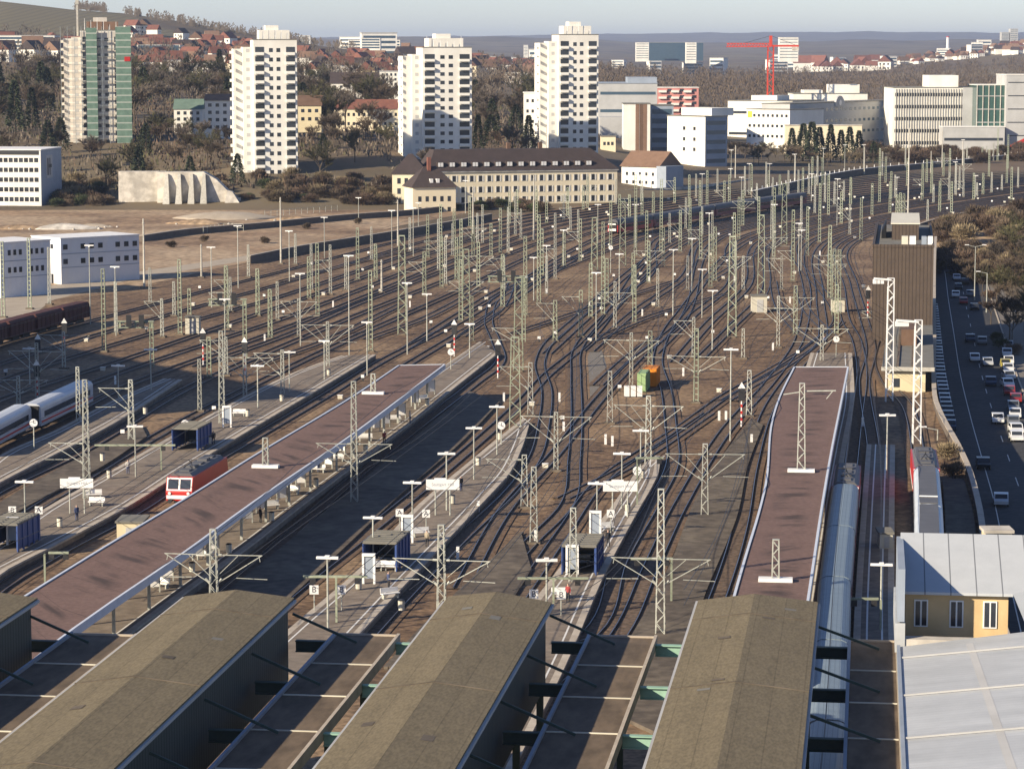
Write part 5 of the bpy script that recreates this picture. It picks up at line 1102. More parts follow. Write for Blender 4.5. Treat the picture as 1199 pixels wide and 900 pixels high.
# ---- left office block
Yo=G(50,243).y
b=B('office_building','white office block with ribbon windows and blue grey shade-painted gable wall at the left edge','office',-42,51,176,243,Yo,Yo-3,dep=24,zb=0); b.body('wallw'); b.flat('white',.3,.3); b.win('f',b.grid(15,.6,b.w-.6),b.grid(5,1.2,b.h-1.6),1.3,1.4); b.box('attic_louvres','dark',.5,b.w-.5,-.08,-.004,b.h-1.5,b.h-.2)
b.box('gable_shade_sheet','wallbg',b.w+.004,b.w+.12,0,b.d,-.1,b.h); mb=MB(); mb.box(b.w+.124,b.w+.2,6,13,b.h*.5,b.h*.9); mb.build('banner',M['wallg'],b.r); mb=MB(); mb.box(b.w+.204,b.w+.24,7,8.4,b.h*.55,b.h*.85); mb.box(b.w+.204,b.w+.24,8.8,12,b.h*.68,b.h*.74); mb.box(b.w+.204,b.w+.24,9.5,10.5,b.h*.55,b.h*.85); mb.build('banner_marks',M['dark'],b.r)  # blue-grey sheet puts the shade of the white gable into its colour
# ---- ruined concrete wall with buttresses
g=G(136,243); xe=XatPx(192,g.y)-g.x; xr=XatPx(250,g.y)-g.x; h=A(136,202,g.y).z
r=thing('ruined_wall','pale broken concrete retaining wall with four tapering buttresses on the brown field','ruin',g); mb=MB(); mb.box(0,xe,6,9,0,h*.72); mb.box(0,xe,6.5,12,h*.72+.003,h); mb.build('wall',M['concrete'],r)
mb=MB(); mb.loft([[(x,y,z) for x,z in [(xe-2,0),(xr+8,0),(xr+6,h*.35),(xr+1,h*.8),(xr-3,h),(xe-2,h)]] for y in (3.,9.)]); mb.build('wall',M['concrete'],r)
for k in range(4):
    x=xe+1+k*(xr-xe)/4; mb=MB(); mb.loft([[(x-.9,-1.2,0),(x+1.4,-1.2,0),(x+1.4,2.99,0),(x-.9,2.99,0)],[(x-.2,2.2,h*.95),(x+.7,2.2,h*.95),(x+.7,2.99,h*.95),(x-.2,2.99,h*.95)]]); mb.build('buttress',M['concrete_post'],r)
r=thing('rubble_wall','grey leaning wall fragment right of the ruined concrete wall','ruin',G(262,243)); mb=MB(); mb.loft([[(0,0,0),(6,0,0),(6,5,0),(0,5,0)],[(1,2,5.5),(2.6,2,5),(2.6,5,5),(1,5,5.5)]]); mb.build('body',M['concrete'],r); mb=MB(); mb.box(0,5,5.1,5.4,0,3); mb.build('rear_slab',M['concrete'],r)
# ---- container offices
def contoff(label,xl,xc,xr,yt,yb,ybr,ytr):
    a=G(xl,yb-4); c=G(xc,yb); e=G(xr,ybr); h=A(xc,yt,c.y).z; r=thing('container_office',label,'office',(c.x,c.y,0),math.atan2(c.y-a.y,c.x-a.x)); w=(c-a).length; d=(e-c).length
    mb=MB(); mb.box(-w,0,0,d,0,h); mb.build('wall',M['contwhite'],r); mb=MB(); mb.box(-w-.15,.15,-.15,d+.15,h,h+.22); mb.build('roof',M['white'],r)
    mb=MB(); mb.box(.003,.06,0,d,h*.36,h*.36+.14); mb.box(.003,.06,0,d,h*.66,h*.66+.14); mb.build('floor_seam',M['wallbg'],r)
    for k in range(9):
        for zz in (h*.5,h*.82):
            if (k+int(zz))%4!=1: ob('window',unitbox('glass'),r,(0,d*(k+.5)/9,zz),0,(.14,d/9*.5,1.1))
    ob('door',unitbox('glass'),r,(-w*.3,0,1.05),0,(.9,.12,2.1)); ob('window',unitbox('glass'),r,(-w*.3,0,h*.82),0,(1.0,.12,1.0))
contoff('white two-storey container office with flat white roof, beside the gravel path',38,72,150,280,333,326,277)
contoff('white container office cut by the left edge, left of the other container block',-40,2,37,285,349,343,283)
# ---- right side: brown block, beige house
Yb=480; zt=A(1055,290,Yb).z
b=B('brown_block','tall windowless block clad in dark brown ribbed panels beside the low street','building',1021,1092,290,490,Yb,Yb-1.45,dep=62,zb=-5); b.body('browncl'); b.box('parapet','browncl',-.1,b.w+.1,-.1,.25,b.h,b.h+.5); b.box('parapet','browncl',-.1,.3,.26,b.d,b.h,b.h+.5); b.box('parapet','browncl',b.w-.3,b.w+.1,.26,b.d,b.h,b.h+.5)
b.box('roof','greyroof',.31,b.w-.31,.26,b.d-.1,b.h,b.h+.08); b.box('roof_house','browncl',b.w*.30,b.w*.76,18,50,b.h+.09,b.h+2.9); b.box('roof_house_cover','cabinet',b.w*.3-.2,b.w*.76+.2,17.8,50.2,b.h+2.9,b.h+3.1)
for f,c in ((.47,'cabinet'),(.6,'white'),(.88,'white'),(.8,'wallbg')): b.box('roof_unit',c,b.w*f,b.w*f+1.1,3,5,b.h+.09,b.h+1.7)
for k in range(7): b.box('vent_louvre','dark',b.w*(.12+.012*k),b.w*(.125+.012*k),22,40,b.h+.09,b.h+1.2+.25*k)
b.box('lower_annex','stucco',b.w*.3,b.w*.8,-8,-.05,0,9.5-5)
Yh=412
b=B('beige_house','beige plastered house with flat grey felt roof beside the low street','house',1041,1085,430,487,Yh-4,Yh-4.8,dep=64,zb=-4.5); b.h=A(1060,433,Yh-4.5).z+4.5; b.body('beige'); b.box('roof','greyroof',-.9,b.w+1.2,-.7,b.d,b.h,b.h+.45); b.box('roof_edge','concrete_post',-1.,b.w+1.3,-.85,-.702,b.h-.1,b.h+.5)
for x in (b.w*.22,b.w*.62): b.box('roof_upstand','lowroof',x,x+.35,.5,b.d-1,b.h+.452,b.h+.62)
b.win('f',[b.w*.22],[b.h*.75],1.0,1.3); b.box('roof_house','brownroof',b.w*.3,b.w*.75,30,44,b.h+.453,b.h+3)
# ---- station house with zinc roofs at the lower right
zr=14.77
a=G(1052,757,13.)
r=thing('station_wing','station wing with pale ribbed zinc roof and ochre dormer wall, lower right','building',(a.x,a.y,0),-.128); r.scale=(.88,)*3
mb=MB(); v=[(0,-95,zr),(26,-95,zr+3.2),(26,3.4,zr+3.2),(0,0,zr),(0,-95,zr-.4),(26,-95,zr+2.8),(26,3.4,zr+2.8),(0,0,zr-.4)]; mb.add(v,[(0,1,2,3),(7,6,5,4),(0,4,5,1),(1,5,6,2),(2,6,7,3),(3,7,4,0)]); rf=mb.build('roof',M['zinc'],r)
mb=MB(); mb.box(-.12,.12,-95,0,zr-.6,zr+.15); mb.build('gutter',M['wallbg'],r); mb=MB(); mb.box(.2,26,-94,-.1,0,zr-.5); mb.build('wall',M['stucco'],r)
mb=MB()
for k in range(8): y=-4-k*11.5; mb.loft([[(x,y+dy,zr+x*3.2/26+.03+q) for x,q in ((.2,0),(25.5,0),(25.5,.12),(.2,.12))] for dy in (-.06,.06)])
mb.build('roof_seam',M['wallg'],r)
mb=MB(); mb.add([(8,-95,zr+8*3.2/26+.012),(8.55,-95,zr+8.55*3.2/26+.012),(5.2,-1,zr+5.2*3.2/26+.012),(4.7,-1,zr+4.7*3.2/26+.012)],[(0,1,2,3)]); mb.build('water_stain',M['wallg'],r)
mb=MB(); mb.box(.1,8.6,.6,1.8,zr-.6,zr+.45); mb.build('ledge',M['concrete'],r); mb=MB(); mb.box(.1,6.,.65,1.7,zr-2,zr-.602); mb.build('ledge_wall',M['stucco'],r)
# cross wing: wall facing the camera, roof sloping towards it
W2=0.3; z1=zr+3.1; yw=5.2
mb=MB(); mb.box(.5,7.9,yw,yw+13,0,z1); mb.build('wall',M['stucco'],r)
for i,x in enumerate((1.35,3.9,6.3)):
    o=ob('window',unitbox('white'),r,(x+.3,yw-.03,zr+1.45),0,(1.0,.12,2.0)); 
    for s in (-1,1): p_=ob('window_pane',unitbox('glass'),o,(s*.23,-.6,0),0,(.34,.2,.9))
mb=MB(); v=[(.2,yw-.5,z1),(8.2,yw-.5,z1),(8.2,yw-.5,z1-.2),(.2,yw-.5,z1-.2),(.2,yw+9,z1+2.7),(24,yw+9,z1+2.7),(24,yw+9,z1+2.4),(.2,yw+9,z1+2.4)]; mb.add(v,[(0,3,2,1),(4,5,6,7),(0,1,5,4),(3,7,6,2),(0,4,7,3),(1,2,6,5)]); mb.build('roof',M['zincx'],r)
mb=MB(); mb.add([(8.2,yw-.5,z1+.001),(24,yw+9,z1+2.701),(40,yw+4,z1+1.5),(26,yw-8,zr+3.3),(9.,yw-1.5,zr+1.3)],[(0,4,3,2,1)]); mb.build('roof',M['zincx'],r)
mb=MB(); mb.box(-.25,.45,.5,yw+9,zr-.5,zr+1.6); mb.build('side_gutter_roof',M['zinc'],r)
mb=MB(); mb.box(-.1,.4,.6,yw+9,zr+1.7,zr+5.5); mb.build('fire_wall',M['wallbg'],r)
r=thing('stone_pier','beige stone pier block at the end of the retaining wall','pier',G(1167,652)); mb=MB(); mb.box(-1.3,1.3,-1,1.5,-1,2.6); mb.build('body',M['beige'],r); mb=MB(); mb.box(-1.5,1.5,-1.2,1.7,2.6,2.9); mb.build('coping',M['concrete'],r)
# ---- mid right buildings
def office(nm,label,cat,xl,xr,yt,yb,Yl,Yr,dep,wall,rows,face='f',zb=None,roof='greyroof',win=None,wh=1.4,cols=0,sidewall=None,wm='glass'):
    b=B(nm,label,cat,xl,xr,yt,yb,Yl,Yr,dep,zb); b.body(wall); b.flat(roof)
    if cols: b.win('f',b.grid(cols,.6,b.w-.6),b.grid(rows,.6,b.h-.4),b.w/cols*.5,wh,wm)
    elif rows: b.ribbons('f',rows,.5,b.h-.4,wh,wm)
    return b
b=office('office_building','large white corner office with few windows and shaded ribbon-window flank','office',780,824,137,198,1180,1160,12,'wallw',5,cols=0,zb=-2); 
for c in list(b.r.children):
    if c.name.startswith('window_band'): bpy.data.objects.remove(c)
b.win('f',[b.w*.45,b.w*.72],[b.h*.45,b.h*.62,b.h*.8],1.6,1.5); b.ribbons('r',6,.5,b.h-.6,1.7,'glassb'); b.box('roof_house','wallw',2,b.w-3,6,18,b.h+.35,b.h+3.5); b.box('flank_shade_sheet','wallbg',b.w+.004,b.w+.05,0,b.d,0,b.h-.2)  # thin blue-grey sheet paints shade onto the white right flank
b=office('office_building','blue glazed office with dark ribbon windows left of the white corner office','office',760,787,124,178,1230,1230,22,'wallbg',6,zb=0,wh=2.2,wm='glassb')
b=office('office_building','narrow white windowless slab with brown stripes beside the blue glazed office','office',729,760,122,178,1215,1215,16,'wallw',0,zb=0); 
for f in (.45,.6,.74): b.box('brown_stripe','brownroof',b.w*f,b.w*f+1.6,-.08,-.004,0,b.h)
b=office('factory_hall','grey sawtooth complex with pale sloped roofs right of the right white tower','factory',700,768,98,160,1340,1340,50,'wallg',4,zb=0,roof='wallbg',wm='glassb'); b.box('roof_house','wallbg',b.w*.5,b.w,3,30,b.h+.35,b.h+3); b.box('front_block','wallg',0,b.w*.6,-22,-.05,0,b.h*.55)
b=office('apartment_house','pink apartment house with pale balconies','house',768,816,103,135,1420,1420,14,'pink',0,zb=2,roof='wallw')
for k in range(9):
    for f in (.2,.5,.8): b.box('balcony','wallw',b.w*f-3.5,b.w*f+.5,-1.2,-.01,1.5+k*3.2,2.6+k*3.2); ob('window',unitbox('glass'),b.r,(b.w*f+2,0,2.6+k*3.2),0,(2.2,.12,1.4))
b=B('gabled_house','house with brown gable roof and white front below the white corner office','house',727,770,196,222,1010,1000,dep=14,zb=0); b.body('wallw'); b.gable('brownroof',5.5,.6,'x'); b.win('f',b.grid(5,1,b.w-1),[b.h*.35,b.h*.7],1.0,1.2); b.box('bay','wallbg',b.w-.2,b.w+4,-1,10,0,b.h*1.05)
b=office('small_house','small cream house between grey complex and mansard building','house',703,720,160,172,1180,1180,9,'cream',1,zb=8,cols=3); 
b=office('bank_building','wide white low building with grey roof, left of the yellow sign block','building',850,925,119,152,1500,1480,40,'wallw',2,zb=0); b.box('roof_house','wallw',b.w*.3,b.w*.7,5,20,b.h+.35,b.h+3)
b=office('office_building','white office block with yellow sign and rows of small windows','office',872,922,129,167,1390,1370,26,'wallw',4,zb=0,cols=9); b.box('yellow_sign','yellow',.8,3.6,-.1,-.004,b.h-4,b.h-.9); b.box('base_hall','wallw',3,b.w,-5,-.05,0,4)
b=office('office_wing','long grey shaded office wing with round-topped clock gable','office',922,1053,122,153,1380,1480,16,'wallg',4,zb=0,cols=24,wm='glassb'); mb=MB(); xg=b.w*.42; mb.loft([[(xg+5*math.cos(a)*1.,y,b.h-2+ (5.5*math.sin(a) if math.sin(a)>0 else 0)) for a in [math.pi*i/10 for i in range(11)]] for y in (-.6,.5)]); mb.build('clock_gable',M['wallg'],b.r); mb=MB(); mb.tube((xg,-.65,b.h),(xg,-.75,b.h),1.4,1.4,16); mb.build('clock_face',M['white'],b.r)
b=office('office_building','white stepped office behind the clock-gable wing','office',926,1012,110,125,1520,1520,30,'wallw',2,zb=5); b.box('roof_house','wallw',b.w*.5,b.w*.9,3,20,b.h+.35,b.h+5); b.box('roof_house','wallw',b.w*.15,b.w*.4,3,20,b.h+.35,b.h+2)
b=office('garden_wall','pale beige blank wall building behind the dark firs','building',917,1006,147,166,1310,1310,5,'cream',0,zb=0,roof='concrete')
b=office('office_building','large pale office with four long ribbon-window rows right of the clock wing','office',1042,1140,103,152,1420,1420,36,'wallw',5,zb=0,wh=1.8); b.box('roof_house','wallw',b.w*.43,b.w*.78,4,26,b.h+.35,b.h+6.3); b.box('end_block','wallg',b.w*.82,b.w*1.0,-1.2,-.05,-1,b.h+.1)
for k in range(26): b.box('sunshade_fin','concrete_post',1.2+k*b.w*.8/26,1.45+k*b.w*.8/26,-.5,-.062,1,b.h-.5)
b=office('glass_hall','green glass hall with steel frame at the right edge','building',1139,1173,100,148,1405,1405,30,'glassg',0,zb=0,roof='wallw')
for k in range(6): b.box('steel_column','concrete_post',k*b.w/5-.2,k*b.w/5+.2,-.4,-.01,0,b.h)
for k in range(5): b.box('floor_edge','wallg',0,b.w,-.3,-.008,k*b.h/5+1,k*b.h/5+1.4)
b=office('office_building','pale grey horizontally banded block cut by the right edge','office',1173,1240,88,142,1400,1400,30,'wallg',5,zb=4,wh=.5,roof='wallw'); r=thing('escape_stair','sloping red covered stair below the banded block','stair',(XatPx(1172,1390),1390,0)); mb=MB(); mb.beam((0,0,1),(14,0,8),1.2,1.6); mb.build('flight',M['red'],r); mb=MB(); mb.beam((12,0,0),(12,0,7),.6); mb.build('post',M['concrete_post'],r)
b=office('parking_deck','low white covered deck in front of the large pale office','building',1100,1172,149,158,1395,1395,12,'wallg',1,zb=0,roof='white')
# ---- left hill buildings
def simple(nm,label,xl,xr,yt,yb,Y,wall,roofm,rows=2,cols=4,rh=3.5,dep=11,axis='x'):
    b=B(nm,label,'house',xl,xr,yt,yb,Y,None,dep); b.body(wall)
    if roofm: b.gable(roofm,rh,.4,axis)
    else: b.flat('wallg')
    b.win('f',b.grid(cols,.5,b.w-.5),b.grid(rows,.6,b.h-.3),b.w/cols*.42,1.3); return b
simple('villa','white modern house with green copper roof left of the leftmost white tower',207,240,128,152,1110,'wallw','greenroof',3,4,4)
simple('apartment_house','brown and white balcony house hidden beside the leftmost white tower',243,272,118,155,1090,'wallw','brownroof',4,3,2.5)
simple('house','beige house with brown roof right of the leftmost white tower',351,378,124,146,1080,'beige','brownroof',2,3,4)
simple('terrace','long beige building with red tile roof left of the middle white tower',393,469,128,152,1150,'cream','redroof',2,12,4)
simple('apartment_house','dark mansard house between the leftmost and middle white towers',389,451,98,112,1500,'wallw','slate',2,8,6)
simple('apartment_house','plain white block with balconies left of the middle white tower',446,468,84,114,1400,'wallw',None,5,4)
for x0,x1,yt,yb,Y,l in [(0,70,42,62,2000,'pale office with long window bands on the hill, far left'),(165,215,53,64,2100,'grey white hall on the hill right of the scaffolded tower'),(410,470,47,62,3000,'far white apartment row on the ridge left of the middle white tower'),(425,447,45,58,2900,'slightly taller far white block in the ridge row')]:
    b=B('hill_building',l,'building',x0,x1,yt,yb,Y,None,25); b.body('wallw'); b.flat('wallg'); b.ribbons('f',4,.5,b.h-.3,1.6,'glassb')
for x0,x1,yt,yb,Y,w,l in [(743,758,50,70,4200,'wallw','white end block of the far slab left of the crane'),(758,821,50,69,4250,'glassb','far blue glass slab left of the crane jib'),(801,813,50,72,4100,'wallw','small far white block before the blue glass slab'),(909,931,44,70,3800,'wallw','far white tower just right of the crane mast'),(613,618,53,66,5000,'wallw','tiny far white tower between the middle and right white towers'),(1166,1175,38,50,5050,'wallg','left one of the far grey twin towers on the right ridge'),(1176,1185,34,50,5050,'wallg','right one of the far grey twin towers on the right ridge'),(353,366,42,55,3300,'wallw','tiny white tower on the ridge right of the leftmost white tower')]:
    b=B('far_building',l,'building',x0,x1,yt,yb,Y,None,18); b.body(w); b.flat('wallg'); b.ribbons('f',7,.8,b.h-.5,.9,'glassb')
FB=None
for i in range(30):
    x,Y=(R_.uniform(400,640),R_.uniform(2900,4200)) if i<12 else (R_.uniform(900,1195),R_.uniform(4400,5600)) if i<26 else (R_.uniform(690,900),R_.uniform(3800,4600))
    X=XatPx(x,Y); g=Vector((X,Y,terr(X,Y)-1)); sc=R_.uniform(.7,1.3)
    if FB is None:
        FB=r=thing('far_block','block','building',g); mb=MB(); mb.box(-11,11,-6,6,-6,15); mb.build('wall',M['wallw'],r)
        for k in range(4): mb=MB(); mb.box(-10,10,-6.1,-6.003,1.2+k*3.5,2.9+k*3.5); mb.build('window_band',M['glassb'],r)
        mb=MB(); mb.box(-11.3,11.3,-6.3,6.3,15,15.7); mb.build('roof',M['wallg'],r)
    else: r=dup(FB,g,R_.uniform(-.6,.5),(sc*R_.uniform(.7,1.6),sc,sc*R_.uniform(.6,1.6)))
    reg(r,'far white flat-roofed block',g,'far white blocks on the horizon')
# crane
Y=1500; g=Vector((XatPx(899,Y),Y,0)); zt=A(899,42,Y).z; zj=A(899,55,Y).z; r=thing('tower_crane','tall red tower crane with a long jib pointing left','crane',g); mb=MB()
for sx in (-1,1):
    for sy in (-1,1): mb.beam((sx*1.5,sy*1.5,0),(sx*1.5,sy*1.5,zj),.5)
z=0;k=0
while z<zj-3: s=1 if k%2 else -1; mb.beam((-s*1.5,-1.5,z),(s*1.5,-1.5,z+3),.32); mb.beam((-1.5,-s*1.5,z),(-1.5,s*1.5,z+3),.32); z+=3;k+=1
mb.build('tower',M['crane'],r,fix=False); mb=MB(); L=XatPx(848,Y)-g.x; mb.beam((0,-.8,zj),(L,-.8,zj),.45); mb.beam((0,.8,zj),(L,.8,zj),.45); mb.beam((0,0,zj+1.8),(L,0,zj+1.8),.4)
for k in range(14): mb.beam((L*k/14,-.8,zj),(L*(k+.5)/14,0,zj+1.8),.25); mb.beam((L*(k+.5)/14,0,zj+1.8),(L*(k+1)/14,-.8,zj),.25)
mb.build('jib',M['crane'],r,fix=False); mb=MB(); mb.beam((0,0,zj+.5),(15,0,zj+.5),1.); mb.build('counter_jib',M['crane'],r); mb=MB(); mb.box(11.5,15,-1.2,1.2,zj-2,zj-.1); mb.build('counterweight',M['concrete'],r); mb=MB(); mb.beam((0,0,zj),(0,0,zt),1.6,1.2); mb.build('apex',M['crane'],r); mb=MB(); mb.beam((0,0,zt),(L*.6,0,zj+1.9),.18); mb.beam((0,0,zt),(13,0,zj+1),.18); mb.build('tie_bars',M['dark'],r)
# chimney with smoke plume on the right ridge
r=thing('power_chimney','far white chimney on the right ridge','chimney',(XatPx(1104,7000),7000,terr(XatPx(1104,7000),7000))); zz=A(1104,44,7000).z-r.location.z; mb=MB(); mb.tube((0,0,-20),(0,0,zz),5,3.6,12); mb.build('shaft',M['white'],r); mb=MB(); mb.tube((0,0,zz),(0,0,zz+2.5),3.9,3.9,12); mb.build('crown',M['red'],r)
# ---- small houses on the slopes
HP=[]
for wm,rm in (('wallw','redroof'),('wallw','brownroof'),('cream','redroof'),('wallw','slate')):
    r=thing('hill_house','house','house'); mb=MB(); mb.box(-5,5,-5.5,5.5,-4,6.5)
    for x in (-3,0,3): mb.box(x-.6,x+.6,-5.56,-5.502,1,2.4,1); mb.box(x-.6,x+.6,-5.56,-5.502,4,5.4,1)
    mb.build('wall',[M[wm],M['glass']],r)
    mb=MB(); mb.add([(-5.4,-5.9,6.5),(5.4,-5.9,6.5),(5.4,5.9,6.5),(-5.4,5.9,6.5),(0,-5.9,11.2),(0,5.9,11.2)],[(0,1,4),(1,2,5,4),(2,3,5),(3,0,4,5),(3,2,1,0)]); mb.build('roof',M[rm],r); HP.append([r,0])
HN=['white red-roofed house','white brown-roofed house','cream red-roofed house','white dark-roofed house']
def house(x,Y,k,sc=1.,rz=None,grp='houses on the left hillside'):
    X=XatPx(x,Y); g=Vector((X,Y,terr(X,Y)-.5)); a=R_.choice((0,1.57))+R_.uniform(-.5,.5) if rz is None else rz; h=HP[k]
    if not h[1]: h[1]=1; r=h[0]; r.location=g; r.rotation_euler=(0,0,a); r.scale=(sc,)*3
    else: r=dup(h[0],g,a,sc)
    reg(r,HN[k],g,grp)
for i in range(120):
    Y=R_.uniform(1780,2620); x=R_.uniform(152,300) if i<80 else R_.uniform(350,470)
    house(x,Y,R_.choice((0,0,1,2,3)),R_.uniform(.9,1.3))
for i in range(20): house(R_.uniform(0,150),R_.uniform(1850,2100),R_.choice((0,1,3)),1.3)
for i in range(40): house(R_.uniform(470,640),R_.uniform(2400,3600),R_.choice((0,1,2,3)),1.5,grp='far houses left of centre')
for i in range(95): house(R_.uniform(1030,1205),R_.uniform(4500,5000),R_.choice((0,1,1,3)),R_.uniform(.9,1.5),grp='houses on the right ridge')
for i in range(16): house(R_.uniform(930,1060),R_.uniform(4300,5200),0,R_.uniform(1.6,2.6),grp='houses on the right ridge')
for t in [('leftmost white tower top',310,40),('hill office far left',35,52),('hill hall',190,58),('far ridge row',440,54),('blue glass slab',790,60),('far grey twin towers',1175,42),('power chimney',1104,55),('red tile terrace',430,135),('green-roofed white house',225,135),('scaffolded tower top',112,40),('middle white tower top',510,55),('dark mansard house',420,98)]: landmark(*t)
# ================================================================== TREES
def bare_tree(nm,h,seed,m,dens=1.,cw=.36,evergreen=False):
    rr=random.Random(seed); r=thing(nm,'tree','tree'); mb=MB(); n=0; cr=MB()
    def sl(p,d,L,w):
        u=d.cross(Vector((rr.uniform(-1,1),rr.uniform(-1,1),rr.uniform(-1,1)))).normalized()*w; e=p+d*L
        cr.add([p-u,p+u,e+u*.25],[(0,1,2)])
    if evergreen:
        mb.tube((0,0,0),(0,0,h*.9),h*.018,.04,6)
        for i in range(int(900*dens)):
            t=rr.random()**.8; z=h*(.08+.92*t); rad=h*cw*.5*(1-t)**.8*rr.uniform(.3,1.15)+.1; a=rr.uniform(0,6.28); p=Vector((rad*math.cos(a),rad*math.sin(a),z)); d=Vector((math.cos(a),math.sin(a),rr.uniform(-.5,.3))).normalized(); sl(p,d,h*.07,h*.022)
    else:
        def br(p,d,L,rad,lv):
            q=p+d*L; mb.tube(p,q,rad,rad*.62,5,caps=False)
            if lv>=2:
                for k in range(int(30*dens)):
                    t=rr.uniform(.1,1.05); dd=(d+Vector((rr.uniform(-1,1),rr.uniform(-1,1),rr.uniform(-.5,1.1)))*.9).normalized(); sl(p.lerp(q,t),dd,h*rr.uniform(.04,.10),h*.0036)
            if lv<3:
                nb=[5,4,4][lv]
                for k in range(nb):
                    t=rr.uniform(.45,1.); a=rr.uniform(0,6.28); sp=[.75,.8,.85][lv]; dd=(d+Vector((math.cos(a)*sp,math.sin(a)*sp,rr.uniform(-.1,.45)))).normalized(); br(p.lerp(q,t),dd,L*rr.uniform(.55,.8),rad*.5,lv+1)
        br(Vector((0,0,0)),Vector((rr.uniform(-.06,.06),rr.uniform(-.06,.06),1)).normalized(),h*.42,h*.018,0)
    mb.build('trunk',M['bark'],r,fix=False); cr.build('crown',M[m],r,fix=False); return r
def bush(nm,h,w,seed,m,n=1500):
    rr=random.Random(seed); r=thing(nm,'shrub','shrub'); cr=MB(); mb=MB()
    for k in range(7): a=rr.uniform(0,6.28); mb.tube((0,0,0),(w*.3*math.cos(a),w*.3*math.sin(a),h*.7),.05,.02,5,caps=False)
    lob=[(rr.uniform(-.5,.5)*w*.7,rr.uniform(-.5,.5)*w*.7,h*rr.uniform(.35,.7),rr.uniform(.25,.45)) for _ in range(6)]
    for i in range(n):
        lx,ly,lz,lr=rr.choice(lob); v=Vector((rr.gauss(0,1),rr.gauss(0,1),rr.gauss(0,1))).normalized(); p=Vector((lx,ly,lz))+Vector((v.x*w*lr,v.y*w*lr,v.z*h*lr*.8))*rr.uniform(.4,1)
        if p.z<0: p.z=-p.z*.3
        u=v.cross(Vector((rr.uniform(-1,1),rr.uniform(-1,1),1))).normalized()*.06*w/3; d=(v+Vector((0,0,.7))).normalized()*rr.uniform(.4,.9)
        cr.add([p-u,p+u,p+d],[(0,1,2)])
    mb.build('stems',M['bark'],r,fix=False); cr.build('foliage',M[m],r,fix=False); return r
TP=[[bare_tree('bare_tree',13,11,'twig'),0,'brown bare tree'],[bare_tree('bare_tree',15,12,'greyt',1.),0,'grey bare tree'],[bare_tree('bare_tree',11,13,'twigr',1.2),0,'reddish bare tree'],[bare_tree('bare_tree',14,14,'olive',1.1),0,'olive bare tree'],[bare_tree('bare_tree',12,15,'twigl',.9),0,'pale budding tree'],
    [bare_tree('fir_tree',14,16,'ever',1.,.36,True),0,'dark green fir'],[bare_tree('fir_tree',11,17,'ever',1.,.55,True),0,'broad dark green conifer']]
SPR=[[bush('brown_shrub',3.2,4.5,21,'twig'),0,'brown leafless shrub'],[bush('brown_shrub',2.6,5,22,'twigr'),0,'reddish leafless shrub'],[bush('green_shrub',2.8,4.,23,'ivy'),0,'green shrub'],[bush('pale_shrub',3.2,4.,24,'twigl'),0,'pale budding shrub']]
def plant(T,g,sc,grp):
    a=R_.uniform(0,6.28)
    if not T[1]: T[1]=1; r=T[0]; r.location=g; r.rotation_euler=(0,0,a); r.scale=(sc,)*3
    else: r=dup(T[0],g,a,(sc*R_.uniform(.85,1.15),sc*R_.uniform(.85,1.15),sc))
    reg(r,T[2],g,grp)
def at(x,Y): X=XatPx(x,Y); return Vector((X,Y,terr(X,Y)-.1))
BL=[(262,360,945,975),(460,560,985,1030),(625,705,1045,1085),(60,158,1045,1080),(40,75,880,915)]
n=0
while n<265:                           # wooded slope on the left
    Y=R_.uniform(925,1650)**1.0; x=R_.uniform(-40,470) if R_.random()<.85 else R_.uniform(540,640)
    if x>540 and Y<1060: continue
    if x>455 and x<540: continue
    if any(a-6<x<b+6 and c-8<Y<d for a,b,c,d in BL): continue
    if Y<960 and x>270 and x<355 : 
        if R_.random()<.6: continue
    q=R_.random(); plant(TP[0] if q<.24 else TP[1] if q<.44 else TP[2] if q<.56 else TP[3] if q<.78 else TP[4] if q<.87 else TP[6] if q<.94 else TP[5],at(x,Y),R_.uniform(.75,1.1) if Y<1080 else R_.uniform(1.1,1.6),'trees on the left slope'); n+=1
for x,Y,k,s in [(60,1010,6,1.3),(75,1030,6,1.2),(15,1200,6,1.4),(60,1230,5,1.5),(100,1240,6,1.4),(150,1150,6,1.2),(495,975,1,.8),(475,960,4,.7),(380,1000,6,.8),(225,940,6,.9),(280,930,6,1.0),(560,1060,5,1.),(575,1070,6,1.2),(600,1050,1,1.1),(620,1040,0,1.)]: plant(TP[k],at(x,Y),s,'trees on the left slope')
for i in range(46): x=R_.uniform(850,1045); plant(TP[R_.choice((0,1,2,3,4))],at(x,R_.uniform(1180,1290) if x<920 or x>1010 else R_.uniform(1180,1250)),R_.uniform(.5,.8),'bare trees behind the far tracks')
for x,Y,s in [(925,1240,1.3),(938,1240,1.5),(948,1230,1.6),(957,1235,1.4),(970,1240,1.5),(982,1240,1.3),(992,1235,1.45),(1003,1240,1.3),(1020,1230,.9)]: plant(TP[5],at(x,Y),s*.8,'dark firs before the beige wall')
for i in range(26): plant(TP[R_.choice((1,3,4,0))],at(R_.uniform(700,1199),R_.uniform(1560,1800)),R_.uniform(1.,1.5),'park trees behind the offices')
for i in range(105):                    # scrub at the slope's foot and by the mansard building
    x=R_.uniform(255,465) if i<60 else R_.uniform(60,130); plant(SPR[R_.choice((0,0,1,1,2,3))],at(x,R_.uniform(890,955)),R_.uniform(.8,1.5),'shrubs at the foot of the wooded slope')
for i in range(22): x=R_.uniform(525,640); plant(SPR[R_.choice((0,1,2))],at(x,R_.uniform(868,900)),R_.uniform(.7,1.1),'shrubs before the mansard building')
for i in range(36): x=R_.uniform(1010,1199); plant(SPR[R_.choice((0,1,1))],at(x,R_.uniform(1240,1380)),R_.uniform(1.,2.),'scrub below the right offices')
